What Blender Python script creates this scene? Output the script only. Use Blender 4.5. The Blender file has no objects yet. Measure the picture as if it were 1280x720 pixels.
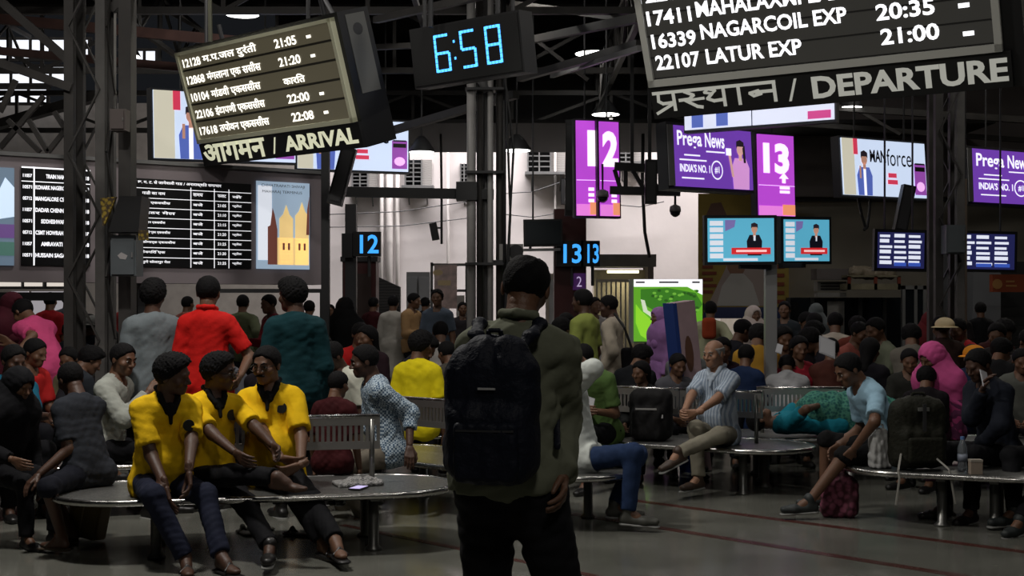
import bpy, math, random
import numpy as np
from math import radians as R, sin, cos, pi
from mathutils import Vector, Matrix
random.seed(7); rng = np.random.RandomState(5)
sc = bpy.context.scene
COL = sc.collection
# ---------------------------------------------------------------- camera
HC, F, HZ = 1.6, 1700.0, 373.0           # eye height (m), focal length (px of 1280), horizon row
cd = bpy.data.cameras.new('camera'); cam = bpy.data.objects.new('camera', cd); COL.objects.link(cam)
cam.location = (0, 0, HC); cam.rotation_euler = (pi/2, 0, 0)
cd.sensor_width = 36; cd.lens = 36*F/1280; cd.shift_y = (HZ-360)/1280; cd.clip_end = 200; cd.clip_start = .05
sc.camera = cam
# ---------------------------------------------------------------- view
sc.view_settings.view_transform = 'Standard'; sc.view_settings.look = 'None'
sc.view_settings.gamma = 1; sc.view_settings.use_curve_mapping = False
sc.view_settings.exposure = 0.0
sc.cycles.use_denoising = True; sc.cycles.max_bounces = 6; sc.cycles.diffuse_bounces = 3
sc.cycles.glossy_bounces = 3; sc.cycles.sample_clamp_indirect = 4; sc.cycles.caustics_reflective = False
# ---------------------------------------------------------------- dusk sky (world)
W = bpy.data.worlds.new('world'); sc.world = W; W.use_nodes = True
W.node_tree.nodes['Background'].inputs[0].default_value = (.62, .68, .80, 1)
W.node_tree.nodes['Background'].inputs[1].default_value = .012
# ---------------------------------------------------------------- lamps
def area(loc, size, power, col=(1, .97, .92), rot=(0, 0, 0), spread=180, sy=None):
    l = bpy.data.lights.new('lamp_light', 'AREA'); l.shape = 'RECTANGLE' if sy else 'DISK'; l.size = size
    if sy: l.size_y = sy
    l.energy = power; l.color = col; l.spread = R(spread)
    o = bpy.data.objects.new('lamp_light', l); o.location = loc; o.rotation_euler = rot; COL.objects.link(o); return o
# high-bay lamps over the seating, out of frame above (x, y, z, watt)
for x, y, z, p in ((-2.6, 7.6, 5.8, 190), (0.2, 10.2, 6.2, 52), (4.5, 8.0, 6.2, 27), (-3.2, 13.5, 6.2, 75),
                   (1.6, 12.6, 6.2, 48), (6.0, 14.5, 6.2, 26), (-7, 18, 6.2, 50), (0, 19, 6.2, 50), (5.5, 20, 6.2, 30)):
    area((x, y, z), .5, p, (1, .96, .9))
# added fill lights without fixtures, aimed at the boards, grey panel and people's backs
area((.8, .6, 5.6), .9, 48, (1, .95, .88), (R(38), 0, 0)); area((-4.6, 9.6, 5.6), .7, 34, (1, .95, .9), (R(35), 0, 0)); area((1.2, 6.4, 4.9), .5, 14, (1, .96, .9), (R(60), 0, 0))
# daylight falling through the open slot between the train shed roof and the rear wall
area((.6, 28.1, 8.6), 10.6, 1650, (1, .95, .95), (R(-16), 0, 0), 150, sy=1.6)
area((-11, 28.4, 8.2), 9, 60, (1, .96, .95), (R(-16), 0, 0), 150, sy=1.6)
area((9.5, 21.0, 6.4), 5, 60, (1, .93, .8), (R(-28), 0, 0), 150, sy=.6)  # separate warm area light under the roof, ahead of the right wall
# ================================================================= helpers
def at(u, v, d):                        # a pixel of the photograph seen at distance d -> a point in the hall
    return Vector(((u-640)*d/F, d, HC-(v-HZ)*d/F))
def zat(v, d): return HC-(v-HZ)*d/F
MATS = {}
def mat(name, c, rough=.6, metal=0, bump=0, bs=40, var=0, emit=0, spec=.5, vs=6, pattern=None, c2=None, ps=20, coat=0):
    if name in MATS: return MATS[name]
    m = bpy.data.materials.new(name); m.use_nodes = True; nt = m.node_tree; N = nt.nodes; L = nt.links
    b = N['Principled BSDF']; b.inputs['Roughness'].default_value = rough; b.inputs['Metallic'].default_value = metal
    b.inputs['Specular IOR Level'].default_value = spec; b.inputs['Base Color'].default_value = (*c, 1)
    if coat: b.inputs['Coat Weight'].default_value = coat; b.inputs['Coat Roughness'].default_value = .2
    tc = N.new('ShaderNodeTexCoord'); co = tc.outputs['Object']; src = None
    if pattern:
        if pattern == 'check': t = N.new('ShaderNodeTexChecker'); t.inputs['Scale'].default_value = ps; fac = t.outputs['Fac']
        elif pattern == 'stripe': t = N.new('ShaderNodeTexWave'); t.inputs['Scale'].default_value = ps; t.inputs['Distortion'].default_value = 1.5; fac = t.outputs['Fac']
        elif pattern == 'hstripe': t = N.new('ShaderNodeTexWave'); t.bands_direction = 'Z'; t.inputs['Scale'].default_value = ps; t.inputs['Distortion'].default_value = 2; fac = t.outputs['Fac']
        else:
            t = N.new('ShaderNodeTexVoronoi'); t.inputs['Scale'].default_value = ps; fac = t.outputs['Distance']
        L.new(co, t.inputs['Vector'])
        rp = N.new('ShaderNodeValToRGB'); rp.color_ramp.elements[0].position = .35; rp.color_ramp.elements[1].position = .65
        rp.color_ramp.elements[0].color = (*c, 1); rp.color_ramp.elements[1].color = (*(c2 or c), 1)
        L.new(fac, rp.inputs[0]); src = rp.outputs[0]; L.new(src, b.inputs['Base Color'])
    if var:
        n = N.new('ShaderNodeTexNoise'); n.inputs['Scale'].default_value = vs; n.inputs['Detail'].default_value = 5; L.new(co, n.inputs['Vector'])
        mx = N.new('ShaderNodeMix'); mx.data_type = 'RGBA'; mx.blend_type = 'MULTIPLY'; mx.inputs[0].default_value = 1
        mr = N.new('ShaderNodeMapRange'); mr.inputs[1].default_value = .3; mr.inputs[2].default_value = .7; mr.inputs[3].default_value = 1-var; mr.inputs[4].default_value = 1+var*.4
        L.new(n.outputs[0], mr.inputs[0]); L.new(mr.outputs[0], mx.inputs[7])
        if src: L.new(src, mx.inputs[6])
        else: mx.inputs[6].default_value = (*c, 1)
        L.new(mx.outputs[2], b.inputs['Base Color'])
        mr2 = N.new('ShaderNodeMapRange'); mr2.inputs[3].default_value = max(0, rough-.1); mr2.inputs[4].default_value = min(1, rough+.12)
        L.new(n.outputs[0], mr2.inputs[0]); L.new(mr2.outputs[0], b.inputs['Roughness'])
    if bump:
        n = N.new('ShaderNodeTexNoise'); n.inputs['Scale'].default_value = bs; n.inputs['Detail'].default_value = 3; L.new(co, n.inputs['Vector'])
        bp = N.new('ShaderNodeBump'); bp.inputs['Strength'].default_value = bump; bp.inputs['Distance'].default_value = .02
        L.new(n.outputs[0], bp.inputs['Height']); L.new(bp.outputs[0], b.inputs['Normal'])
    if emit:
        b.inputs['Emission Color'].default_value = (*c, 1); b.inputs['Emission Strength'].default_value = emit
    MATS[name] = m; return m
def s2l(r, g, b):                       # sRGB 0..255 -> linear
    return tuple((x/255/12.92 if x/255 <= .04045 else ((x/255+.055)/1.055)**2.4) for x in (r, g, b))
def em(name, rgb, e=1.0):               # a lit screen colour
    c = s2l(*rgb); return mat(name, c, rough=.5, emit=e)
def tag(o, label=None, cat=None, group=None, kind=None):
    if label: o['label'] = label
    if cat: o['category'] = cat
    if group: o['group'] = group
    if kind: o['kind'] = kind
    return o
def empty(name, loc=(0, 0, 0), rz=0, label=None, cat=None, group=None, kind=None, rot=None):
    o = bpy.data.objects.new(name, None); COL.objects.link(o); o.location = loc
    o.rotation_euler = rot if rot else (0, 0, rz); o.empty_display_size = .1
    return tag(o, label, cat, group, kind)
def link(name, me, m=None, parent=None, smooth=False):
    o = bpy.data.objects.new(name, me); COL.objects.link(o)
    if m is not None:
        for q in (m if isinstance(m, (list, tuple)) else [m]): me.materials.append(q)
    if parent is not None: o.parent = parent
    if smooth and len(me.polygons): me.polygons.foreach_set('use_smooth', np.ones(len(me.polygons), bool))
    return o
class MB:                               # collects simple shapes into one mesh
    def __init__(s): s.v = []; s.f = []; s.mi = []; s.m = 0
    def add(s, vs, fs):
        n = len(s.v); s.v += [tuple(x) for x in vs]; s.f += [tuple(i+n for i in f) for f in fs]; s.mi += [s.m]*len(fs); return s
    def box(s, x0, x1, y0, y1, z0, z1):
        return s.add([(x0,y0,z0),(x1,y0,z0),(x1,y1,z0),(x0,y1,z0),(x0,y0,z1),(x1,y0,z1),(x1,y1,z1),(x0,y1,z1)],
                     [(0,3,2,1),(4,5,6,7),(0,1,5,4),(1,2,6,5),(2,3,7,6),(3,0,4,7)])
    def bar(s, a, b, w, h=None, n=4, w2=None, tw=None):   # bar / tube from a to b
        a = Vector(a); b = Vector(b); h = h or w; d = (b-a)
        if d.length < 1e-6: return s
        d.normalize(); up = Vector((0, 0, 1)) if abs(d.z) < .95 else Vector((0, 1, 0))
        x = d.cross(up).normalized(); y = x.cross(d).normalized(); ph = pi/4 if n == 4 else 0; k = math.sqrt(2) if n == 4 else 1
        r2 = (w2/w) if w2 else 1
        vs = [c + (x*cos(ph+2*pi*i/n)*w/2*k + y*sin(ph+2*pi*i/n)*h/2*k)*q for c, q in ((a, 1), (b, r2)) for i in range(n)]
        fs = [tuple(range(n))[::-1], tuple(range(n, 2*n))] + [(i, (i+1) % n, n+(i+1) % n, n+i) for i in range(n)]
        return s.add(vs, fs)
    def path(s, pts, r, n=6):
        for a, b in zip(pts, pts[1:]): s.bar(a, b, 2*r, n=n)
        return s
    def lathe(s, prof, n=20, c=(0, 0, 0)):
        vs = [(c[0]+r*cos(2*pi*i/n), c[1]+r*sin(2*pi*i/n), c[2]+z) for r, z in prof for i in range(n)]
        fs = [(k*n+i, k*n+(i+1) % n, (k+1)*n+(i+1) % n, (k+1)*n+i) for k in range(len(prof)-1) for i in range(n)]
        fs += [tuple(range(n))[::-1], tuple((len(prof)-1)*n+i for i in range(n))]
        return s.add(vs, fs)
    def poly(s, pts, y0=0, y1=.004):    # polygon in the XZ plane, a little thick
        n = len(pts); vs = [(x, y0, z) for x, z in pts]+[(x, y1, z) for x, z in pts]
        return s.add(vs, [tuple(range(n)), tuple(range(n, 2*n))[::-1]]+[(i, n+i, n+(i+1) % n, (i+1) % n) for i in range(n)])
    def build(s, name, m=None, parent=None, smooth=False, loc=None):
        me = bpy.data.meshes.new(name); me.from_pydata(s.v, [], s.f); me.update()
        o = link(name, me, m, parent, smooth)
        if any(s.mi): me.polygons.foreach_set('material_index', s.mi)
        if loc is not None: o.location = loc
        return o
def box(name, x0, x1, y0, y1, z0, z1, m, parent=None, bev=0):
    o = MB().box(x0, x1, y0, y1, z0, z1).build(name, m, parent)
    if bev: b = o.modifiers.new('b', 'BEVEL'); b.width = bev; b.segments = 2
    return o
def copy_tree(o, parent=None):
    c = o.copy(); COL.objects.link(c)
    if parent is not None: c.parent = parent
    for ch in o.children: copy_tree(ch, c)
    return c
# ---- lettering
_tc = bpy.data.curves.new('t', 'FONT'); _to = bpy.data.objects.new('t', _tc); COL.objects.link(_to)
_CACHE = {}
def text_mesh(s, bold=0, ext=.0):
    key = (s, bold)
    if key in _CACHE: return _CACHE[key]
    _tc.body = s; _tc.offset = bold; _tc.extrude = 0; _tc.resolution_u = 3
    dg = bpy.context.evaluated_depsgraph_get(); dg.update()
    me = bpy.data.meshes.new_from_object(_to.evaluated_get(dg))
    v = np.empty(len(me.vertices)*3); me.vertices.foreach_get('co', v); v = v.reshape(-1, 3)[:, :2].copy()
    f = [tuple(p.vertices) for p in me.polygons]; bpy.data.meshes.remove(me)
    _CACHE[key] = (v, f); return v, f
class Lines:                            # several words of one sign in one mesh
    def __init__(s, y=-.003): s.v = []; s.f = []; s.y = y
    def put(s, t, x0, x1, z0, z1, bold=0, hb=None):
        v, f = text_mesh(t, bold)
        if not len(v): return s
        lo, hi = v.min(0), v.max(0)
        if hb: lo = np.array([lo[0], hb[0]]); hi = np.array([hi[0], hb[1]])
        q = (v-lo)/np.maximum(hi-lo, 1e-6); n = len(s.v)
        s.v += [(x0+a*(x1-x0), s.y, z0+b*(z1-z0)) for a, b in q]; s.f += [tuple(i+n for i in p) for p in f]; return s
    def quad(s, x0, x1, z0, z1):
        n = len(s.v); s.v += [(x0, s.y, z0), (x1, s.y, z0), (x1, s.y, z1), (x0, s.y, z1)]; s.f += [(n, n+1, n+2, n+3)]; return s
    def poly(s, pts):
        n = len(s.v); s.v += [(x, s.y, z) for x, z in pts]; s.f += [tuple(range(n, n+len(pts)))]; return s
    def build(s, name, m, parent):
        me = bpy.data.meshes.new(name); me.from_pydata(s.v, [], s.f); me.update(); return link(name, me, m, parent)
# ---- flat board frame: local x right, z up, y into the board; knows where a pixel's sight line meets it
class Board:
    def __init__(s, name, pos, yaw, tilt, roll, label, cat, group=None):
        s.M = Matrix.Rotation(R(yaw), 3, 'Z') @ Matrix.Rotation(R(tilt), 3, 'X') @ Matrix.Rotation(R(roll), 3, 'Y')
        s.p = Vector(pos); s.root = empty(name, pos, label=label, cat=cat, group=group)
        s.root.rotation_euler = s.M.to_euler()
    def uv(s, u, v):
        d = Vector(((u-640)/F, 1, -(v-HZ)/F)); o = Vector((0, 0, HC)); n = s.M @ Vector((0, 1, 0))
        t = (s.p-o).dot(n)/d.dot(n); q = s.M.transposed() @ (o+d*t-s.p); return q.x, q.z
    def hang(s, xs, z=0, top=7.9, w=.028):    # plain drop rods from the roof steel to the back of the board
        for x in xs:
            q = s.p + s.M @ Vector((x, .08, z)); a = Vector((x, .08, z)); b = a + s.M.transposed() @ Vector((0, 0, top-q.z)); MB().bar(a, b, w, n=6).build('drop_rod', MATS['dark_grey_paint'], s.root)
    def rect(s, u0, v0, u1, v1):        # two opposite corners -> x0,x1,z0,z1
        a = s.uv(u0, v0); b = s.uv(u1, v1); return min(a[0], b[0]), max(a[0], b[0]), min(a[1], b[1]), max(a[1], b[1])
    def line(s, L, t, u0, u1, vc, h, bold=0):   # one word: left end u0, right end u1, centre height at u0 = vc, letter height h (m)
        a = s.uv(u0, vc); b = s.uv(u1, vc); x1 = b[0]; L.put(t, a[0], x1, a[1]-h/2, a[1]+h/2, bold)
# ---- soft shapes: distance fields meshed with surface nets
def seg(a, b, ra, rb=None, M=None, k=.02, cut=None): return ('seg', np.array(a, float), np.array(b, float), ra, ra if rb is None else rb, M, k, cut)
def ell(c, r, M=None, k=.02): return ('ell', np.array(c, float), np.array(r, float), 0, 0, M, k, None)
def bx3(c, r, rd, M=None, k=.01): return ('box', np.array(c, float), np.array(r, float), rd, 0, M, k, None)
def _axes(p):
    kind, a, b, ra, rb, M, k, cut = p
    if kind == 'seg':
        r = max(ra, rb); s = 1/np.linalg.norm(M, axis=1).min() if M is not None else 1
        return np.minimum(a, b)-r*s, np.maximum(a, b)+r*s
    r = np.linalg.norm(b) if M is not None else b
    return a-r, a+r
def sdf_mesh(prims, h, off=0.0, noise=0.0, nf=30, carve=None, seed=0, add=None):
    lo = np.min([_axes(p)[0] for p in prims], 0)-off-.03-noise; hi = np.max([_axes(p)[1] for p in prims], 0)+off+.03+noise
    n = np.ceil((hi-lo)/h).astype(int)+2; ax = [lo[i]+h*np.arange(n[i]) for i in range(3)]
    D = np.full(tuple(n), 1.0, np.float32)
    for p in prims:
        kind, a, b, ra, rb, M, k, cut = p
        l, u = _axes(p); pad = off+k+2*h+noise
        i0 = np.maximum(((l-pad-lo)/h).astype(int), 0); i1 = np.minimum(((u+pad-lo)/h).astype(int)+2, n)
        sl = tuple(slice(i0[i], i1[i]) for i in range(3))
        G = np.stack(np.meshgrid(*[ax[i][sl[i]] for i in range(3)], indexing='ij'), -1).astype(np.float32)-a.astype(np.float32)
        if kind == 'seg':
            ba = b-a; sm = 1.0
            if M is not None: G = G @ M.T.astype(np.float32); ba = M @ ba; sm = 1/np.linalg.norm(M, axis=1).max()
            L2 = float(ba @ ba)+1e-9; t = np.clip(G @ ba.astype(np.float32)/L2, 0, 1)
            d = (np.linalg.norm(G-t[..., None]*ba.astype(np.float32), axis=-1)-(ra+(rb-ra)*t))*(sm if M is not None else 1)-off
            if cut:
                tt = (G @ ba.astype(np.float32))/math.sqrt(L2)
                if cut[1] is not None: d = np.maximum(d, tt-cut[1])
                if cut[0] is not None: d = np.maximum(d, cut[0]-tt)
        elif kind == 'ell':
            if M is not None: G = G @ M.T.astype(np.float32)
            q = np.linalg.norm(G/b.astype(np.float32), axis=-1); q2 = np.linalg.norm(G/(b*b).astype(np.float32), axis=-1)+1e-9
            d = q*(q-1)/q2-off
        else:
            if M is not None: G = G @ M.T.astype(np.float32)
            q = np.abs(G)-(b-ra).astype(np.float32); d = np.linalg.norm(np.maximum(q, 0), axis=-1)+np.minimum(q.max(-1), 0)-ra-off
        E = D[sl]; hh = np.maximum(k-np.abs(E-d), 0)/k; D[sl] = np.minimum(E, d)-hh*hh*k*.25
    if noise or carve or add:
        X, Y, Z = np.meshgrid(*ax, indexing='ij', sparse=True)
        if noise:
            r = np.random.RandomState(seed+11); w = 0
            for i in range(5):
                kx, ky, kz = r.normal(0, 1, 3)*nf*(1, 1, 1.7)[i % 3]; s_ = np.sin(kx*X+ky*Y+kz*Z+r.rand()*6.3+1.3*np.sin(nf*.5*(Z+X)+i)); w = w+(1-2*np.abs(s_))
            D += (noise/2.2*w).astype(np.float32)
        if add: D += add(X, Y, Z).astype(np.float32)
        if carve: D = np.maximum(D, carve(X, Y, Z)).astype(np.float32)
    D[0] = D[-1] = 1; D[:, 0] = D[:, -1] = 1; D[:, :, 0] = D[:, :, -1] = 1
    S = D < 0
    n0, n1, n2 = D.shape
    acc = np.zeros((n0-1, n1-1, n2-1), np.uint8)
    for i in (0, 1):
        for j in (0, 1):
            for l in (0, 1): acc += S[i:n0-1+i, j:n1-1+j, l:n2-1+l]
    cells = np.argwhere((acc > 0) & (acc < 8))
    if not len(cells): return np.zeros((0, 3)), []
    idx = np.full(acc.shape, -1, np.int32); idx[tuple(cells.T)] = np.arange(len(cells))
    cor = [(i, j, l) for i in (0, 1) for j in (0, 1) for l in (0, 1)]
    val = {c: D[cells[:, 0]+c[0], cells[:, 1]+c[1], cells[:, 2]+c[2]] for c in cor}
    P = np.zeros((len(cells), 3)); C = np.zeros(len(cells))
    for c in cor:
        for a_ in range(3):
            if c[a_] == 0:
                e = list(c); e[a_] = 1; va, vb = val[c], val[tuple(e)]; m = (va < 0) != (vb < 0)
                t = np.where(m, va/np.where(m, va-vb, 1), 0); q = np.tile(np.array(c, float), (len(cells), 1)); q[:, a_] += t
                P[m] += q[m]; C[m] += 1
    V = lo+h*(cells+P/np.maximum(C, 1)[:, None])
    Fs = []
    for a_, (b_, c_) in enumerate(((1, 2), (2, 0), (0, 1))):
        A = [slice(None)]*3; B = [slice(None)]*3; A[a_] = slice(0, -1); B[a_] = slice(1, None)
        s0, s1 = S[tuple(A)], S[tuple(B)]; ch = np.argwhere(s0 != s1)
        ch = ch[(ch[:, b_] > 0) & (ch[:, c_] > 0) & (ch[:, b_] < D.shape[b_]-1) & (ch[:, c_] < D.shape[c_]-1)]
        if not len(ch): continue
        eb = np.zeros(3, int); eb[b_] = 1; ec = np.zeros(3, int); ec[c_] = 1
        g = lambda q: idx[q[:, 0], q[:, 1], q[:, 2]]
        q = np.stack([g(ch-eb-ec), g(ch-ec), g(ch), g(ch-eb)], 1)
        fl = s0[tuple(ch.T)]; q[~fl] = q[~fl][:, ::-1]; Fs.append(q)
    Q = np.concatenate(Fs); Q = Q[(Q >= 0).all(1)]
    return V, Q
def to_mesh(name, parts, smooth=True):  # parts: [(V,Q)] -> one mesh
    V = np.concatenate([p[0] for p in parts]); off = 0; Qs = []
    for v, q in parts:
        if len(v): Qs.append(np.asarray(q)+off)
        off += len(v)
    Q = np.concatenate(Qs).astype(np.int32)
    me = bpy.data.meshes.new(name); me.vertices.add(len(V)); me.vertices.foreach_set('co', V.astype(np.float32).ravel())
    me.loops.add(Q.size); me.loops.foreach_set('vertex_index', Q.ravel()); me.polygons.add(len(Q))
    me.polygons.foreach_set('loop_start', np.arange(0, Q.size, 4, dtype=np.int32))
    if smooth: me.polygons.foreach_set('use_smooth', np.ones(len(Q), bool))
    me.update(calc_edges=True); return me
def soft(name, prims, h, m, parent=None, **kw):
    return link(name, to_mesh(name, [sdf_mesh(prims, h, **kw)]), m, parent)
# ================================================================= the hall
m_floor = mat('polished_terrazzo', (.16, .16, .138), rough=.17, var=.28, vs=1.3, bump=.02, bs=6, spec=.5)
m_band = mat('red_stone_band', (.085, .03, .024), rough=.25, var=.2)
m_white = mat('white_limewash', (.72, .67, .66), rough=.9, var=.1, vs=.9, bump=.1, bs=8)
m_beige = mat('beige_plaster', (.30, .27, .22), rough=.9, var=.15, vs=1.2)
m_brown = mat('brown_grey_panel', (.15, .13, .125), rough=.8, var=.1)
m_steel = mat('sooty_steel', (.05, .046, .043), rough=.6, metal=.2, var=.35, vs=4)
m_roof = mat('dark_roof_sheet', (.028, .026, .026), rough=.8, var=.3, vs=2)
m_lead = mat('grey_painted_steel', (.17, .17, .17), rough=.5, var=.2, vs=5)
m_black = mat('black_plastic', (.008, .008, .009), rough=.5)
m_dark = mat('dark_grey_paint', (.028, .028, .03), rough=.55)
m_chrome = mat('brushed_stainless', (.55, .54, .52), rough=.24, metal=1, var=.15, vs=25)
m_seat = mat('perforated_seat_steel', (.42, .42, .40), rough=.36, metal=.9, pattern='voronoi', ps=60, c2=(.30, .30, .29))
m_maroon = mat('maroon_paint', (.06, .012, .012), rough=.5, var=.2)
m_glassd = mat('dark_glass', (.01, .012, .014), rough=.08, spec=.6)
def S_(o): o['kind'] = 'structure'; return o
YB = 30.0
S_(box('floor', -16, 16, -4, 31, -.2, 0, m_floor))
fl = bpy.data.objects['floor']
for a, b, w in (((.9, 10.83), (4.9, 6.97), .085), ((.3, 10.25), (4.2, 6.14), .085), ((-1.2, 9.6), (2.6, 5.6), .06)):
    a = Vector((*a, 0)); b = Vector((*b, 0)); n = (b-a).cross(Vector((0, 0, 1))).normalized()*w/2
    MB().add([a-n, b-n, b+n, a+n, *(q+Vector((0, 0, .0025)) for q in (a-n, b-n, b+n, a+n))], [(0,1,2,3),(7,6,5,4),(0,4,5,1),(1,5,6,2),(2,6,7,3),(3,7,4,0)]).build('floor_band', m_band, fl)
# rear wall in the light, plaster to its sides
wb = S_(box('wall_back', -4.6, 5.15, YB, YB+.3, 0, 9.5, m_white))
S_(box('wall_back_left', -16, -4.6, YB-.05, YB+.3, 0, 5.9, mat('grey_cream_plaster', (.33, .30, .27), rough=.9, var=.15)))
S_(box('wall_left', -16.3, -16, -4, 31, 0, 9.5, m_roof)); S_(box('wall_right', 16, 16.3, -4, 31, 0, 9.5, m_roof))
wr = S_(box('wall_back_right', 4.6, 16, 24.6, 24.9, 0, 3.42, m_beige))
box('upper_panel', 4.6, 16, 24.3, 24.75, 3.42, 6, m_brown, wr)
S_(box('wall_return', 4.6, 4.75, 24.9, 30, 0, 5, m_beige))
box('cable_run', 4.6, 16, 24.5, 24.6, 3.35, 3.42, m_dark, wr)
# roof
S_(box('ceiling', -16, 16, -4, 27.2, 7.9, 8.05, m_roof))
S_(box('roof_fascia', -4.7, 16, 27.0, 27.2, 4.55, 7.9, m_roof))
S_(box('roof_fascia_left', -16, -4.7, 27.0, 27.2, 7.4, 7.9, m_roof))
S_(box('roof_soffit', -4.4, 8, 22.5, 27.0, 4.50, 4.56, mat('soffit_black', (.008, .0075, .0075), rough=.9)))  # material darkened so the underside stays near black
def girder(name, a, b, h, bays, w=.09, m=m_steel, parent=None):
    e = empty(name, a, kind='structure'); A_ = Vector((0, 0, 0)); B_ = Vector(b)-Vector(a); up = Vector((0, 0, h))
    MB().bar(A_, B_, w).build('bottom_chord', m, e); MB().bar(A_+up, B_+up, w).build('top_chord', m, e)
    for i in range(bays):
        p = A_+(B_-A_)*(i/bays); q = A_+(B_-A_)*((i+1)/bays)
        MB().bar(p, p+up, w*.6).build('post', m, e)
        MB().bar(p if i % 2 else p+up, q+up if i % 2 else q, w*.6).build('brace', m, e)
    return e
for y, z in ((9.8, 4.45), (13.2, 5.0), (17.5, 5.3), (21.5, 5.2), (25.5, 4.75)):
    girder('roof_beam', (-13 if y > 14 else -8, y, z), (13 if y > 14 else 8, y, z), 1.0 if y < 25 else .7, 14)
for x, z in ((-9.5, 6.0), (-5.4, 5.5), (-1.3, 5.6), (1.6, 5.1), (4.9, 5.5), (9, 5.7)):
    girder('roof_beam', (x, 11.5, z), (x, 26.8, z), .75, 13, w=.07)
# struts and sloping members seen against the roof
def strut(u0, v0, d0, u1, v1, d1, w=.09, m=m_steel, n=4): 
    return S_(MB().bar(at(u0, v0, d0), at(u1, v1, d1), w, n=n).build('roof_strut', m))
strut(-20, 22, 17, 400, 62, 15.5, .12, mat('rusty_steel', (.09, .045, .038), rough=.7, var=.3)); strut(-20, 62, 18, 400, 100, 16, .10, MATS['rusty_steel'])
strut(-10, 158, 16, 128, 118, 14, .10); strut(90, 110, 13, -10, 75, 13, .08); strut(450, 175, 20, 645, 118, 17, .1); strut(655, 52, 20, 800, 22, 15, .1)
strut(650, 98, 21, 800, 55, 16, .1); strut(690, 95, 21, 800, 60, 15, .06, m_lead); strut(470, 25, 17, 640, -14, 14, .08); strut(450, 60, 20, 560, 55, 20, .08)
strut(640, 4, 20, 800, 26, 17, .08); strut(630, 20, 20, 735, 100, 20, .05)
strut(968, 130, 22, 1280, 150, 22, .1); strut(960, 152, 22, 1290, 176, 23, .08); strut(1040, 120, 22, 1125, 168, 22, .05); strut(1195, 120, 20, 1200, 180, 20, .1)
for (u0, v0, u1, v1) in ((0, 185, 55, 120), (10, 150, 50, 190), (68, 140, 100, 190), (100, 140, 60, 190), (0, 140, 20, 100), (36, 150, 60, 190)):
    strut(u0, v0, 14.5, u1, v1, 14.5, .05)
strut(262, -20, 13.8, 263, 52, 13.8, .045, mat('olive_pipe', (.09, .09, .06), rough=.6), 8); strut(395, -20, 14, 418, 20, 13.6, .05, m_dark, 8)
strut(538, -20, 13, 538, 34, 13, .05, m_dark, 8); strut(622, -20, 13, 622, 20, 13, .05, m_dark, 8)
# clerestory glazing in the far left gable
for u0, v0, u1, v1, n in ((-60, 50, 112, 73, 7), (150, 64, 196, 78, 3), (-60, 84, 88, 104, 6), (-60, 112, 60, 128, 5), (365, -12, 432, 11, 3), (440, -6, 470, 10, 2)):
    a = at(u0, v0, 29); b = at(u1, v1, 29); e = empty('window_1', (a.x, 29, b.z), kind='structure'); W_, Hh = b.x-a.x, a.z-b.z
    for i in range(n):
        MB().box(W_*i/n+.03, W_*(i+1)/n-.03, 0, .02, 0, Hh).build('pane', mat('daylit_pane', (.9, .93, 1), rough=.5, emit=1.1), e)
    fr = MB().box(-.05, W_+.05, -.03, .04, -.06, 0).box(-.05, W_+.05, -.03, .04, Hh, Hh+.06)
    for i in range(n+1): fr.box(W_*i/n-.03, W_*i/n+.03, -.03, .04, 0, Hh)
    fr.build('window_frame', m_steel, e)
# small ceiling lamps in view
for i, (u, v, d, w, warm) in enumerate(((303, 18, 21, .30, 0), (742, 67, 24, .38, 0), (755, 104, 28, .26, 1), (757, 143, 25.5, .30, 0), (527, 190, 22.3, .24, 0), (646, 188, 22.2, .26, 0), (1064, 134, 22, .2, 0), (162, 70, 24, .2, 0))):
    p = at(u, v, d); e = empty('ceiling_lamp', p, label=('round white high-bay lamp above the arrivals board', 'round white high-bay lamp above the purple platform 12 sign', 'small warm yellow lamp between two white lamps under the roof',
        'round white lamp just above the platform 12 sign', 'round white lamp under the soffit left of the pipe column', 'round lamp at the soffit edge right of the pipe column', 'dim lamp under the departures board', 'lamp in front of the clerestory by the lattice column')[i], cat='lamp')
    MB().lathe([(w*.2, .26), (w*.45, .2), (w*.9, .03), (w*.95, 0)], 18).build('reflector', m_dark, e, True)
    MB().lathe([(w*.85, -.01), (w*.85, .0), (w*.4, .02)], 18).build('lens', em('lamp_warm', (255, 205, 90), 3) if warm else em('lamp_white', (255, 255, 250), 5), e)
    MB().bar((0, 0, .25), (0, 0, min(1.2, 7.9-p.z)), .03, n=6).build('stem', m_dark, e)
    if not warm and i < 4: area((p.x, p.y, p.z-.08), w, 10)
# ---- steel columns
lacm = mat('soot_grey_steel', (.10, .095, .09), rough=.6, var=.3, vs=5)
def lattice_column(u, d, w, ztop, name='steel_column'):
    e = empty(name, (at(u, 0, d).x, d, 0), kind='structure'); h = w/2
    for x in (-h, h):
        for y in (-h, h): MB().box(x-.045, x+.045, y-.045, y+.045, 0, ztop).build('angle_post', lacm if x > 0 else m_steel, e)
    n = int(ztop/(w*1.9)); 
    for i in range(n):
        z0, z1 = i*ztop/n, (i+1)*ztop/n
        for y in (-h-.05, h+.05):
            MB().bar((-h if i % 2 else h, y, z0), (h if i % 2 else -h, y, z1), .04, .015).build('lacing_bar', m_steel, e)
        MB().bar((h+.05, -h if i % 2 else h, z0), (h+.05, h if i % 2 else -h, z1), .015, .05).build('lacing_bar', m_steel, e)
    return e
c1 = lattice_column(113, 13.2, .30, 7.2)
box('inner_post', .30, .42, -.1, .1, 0, 6.6, m_steel, c1); pass
box('base_plinth', -.3, .75, -.3, .3, 0, .12, m_steel, c1)
for a in ((-.2, 3.9, -1.0, 4.6), (.2, 4.4, .75, 4.9)): MB().bar((a[0], 0, a[1]), (a[2], 0, a[3]), .08).build('bracket', m_steel, c1)
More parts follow.
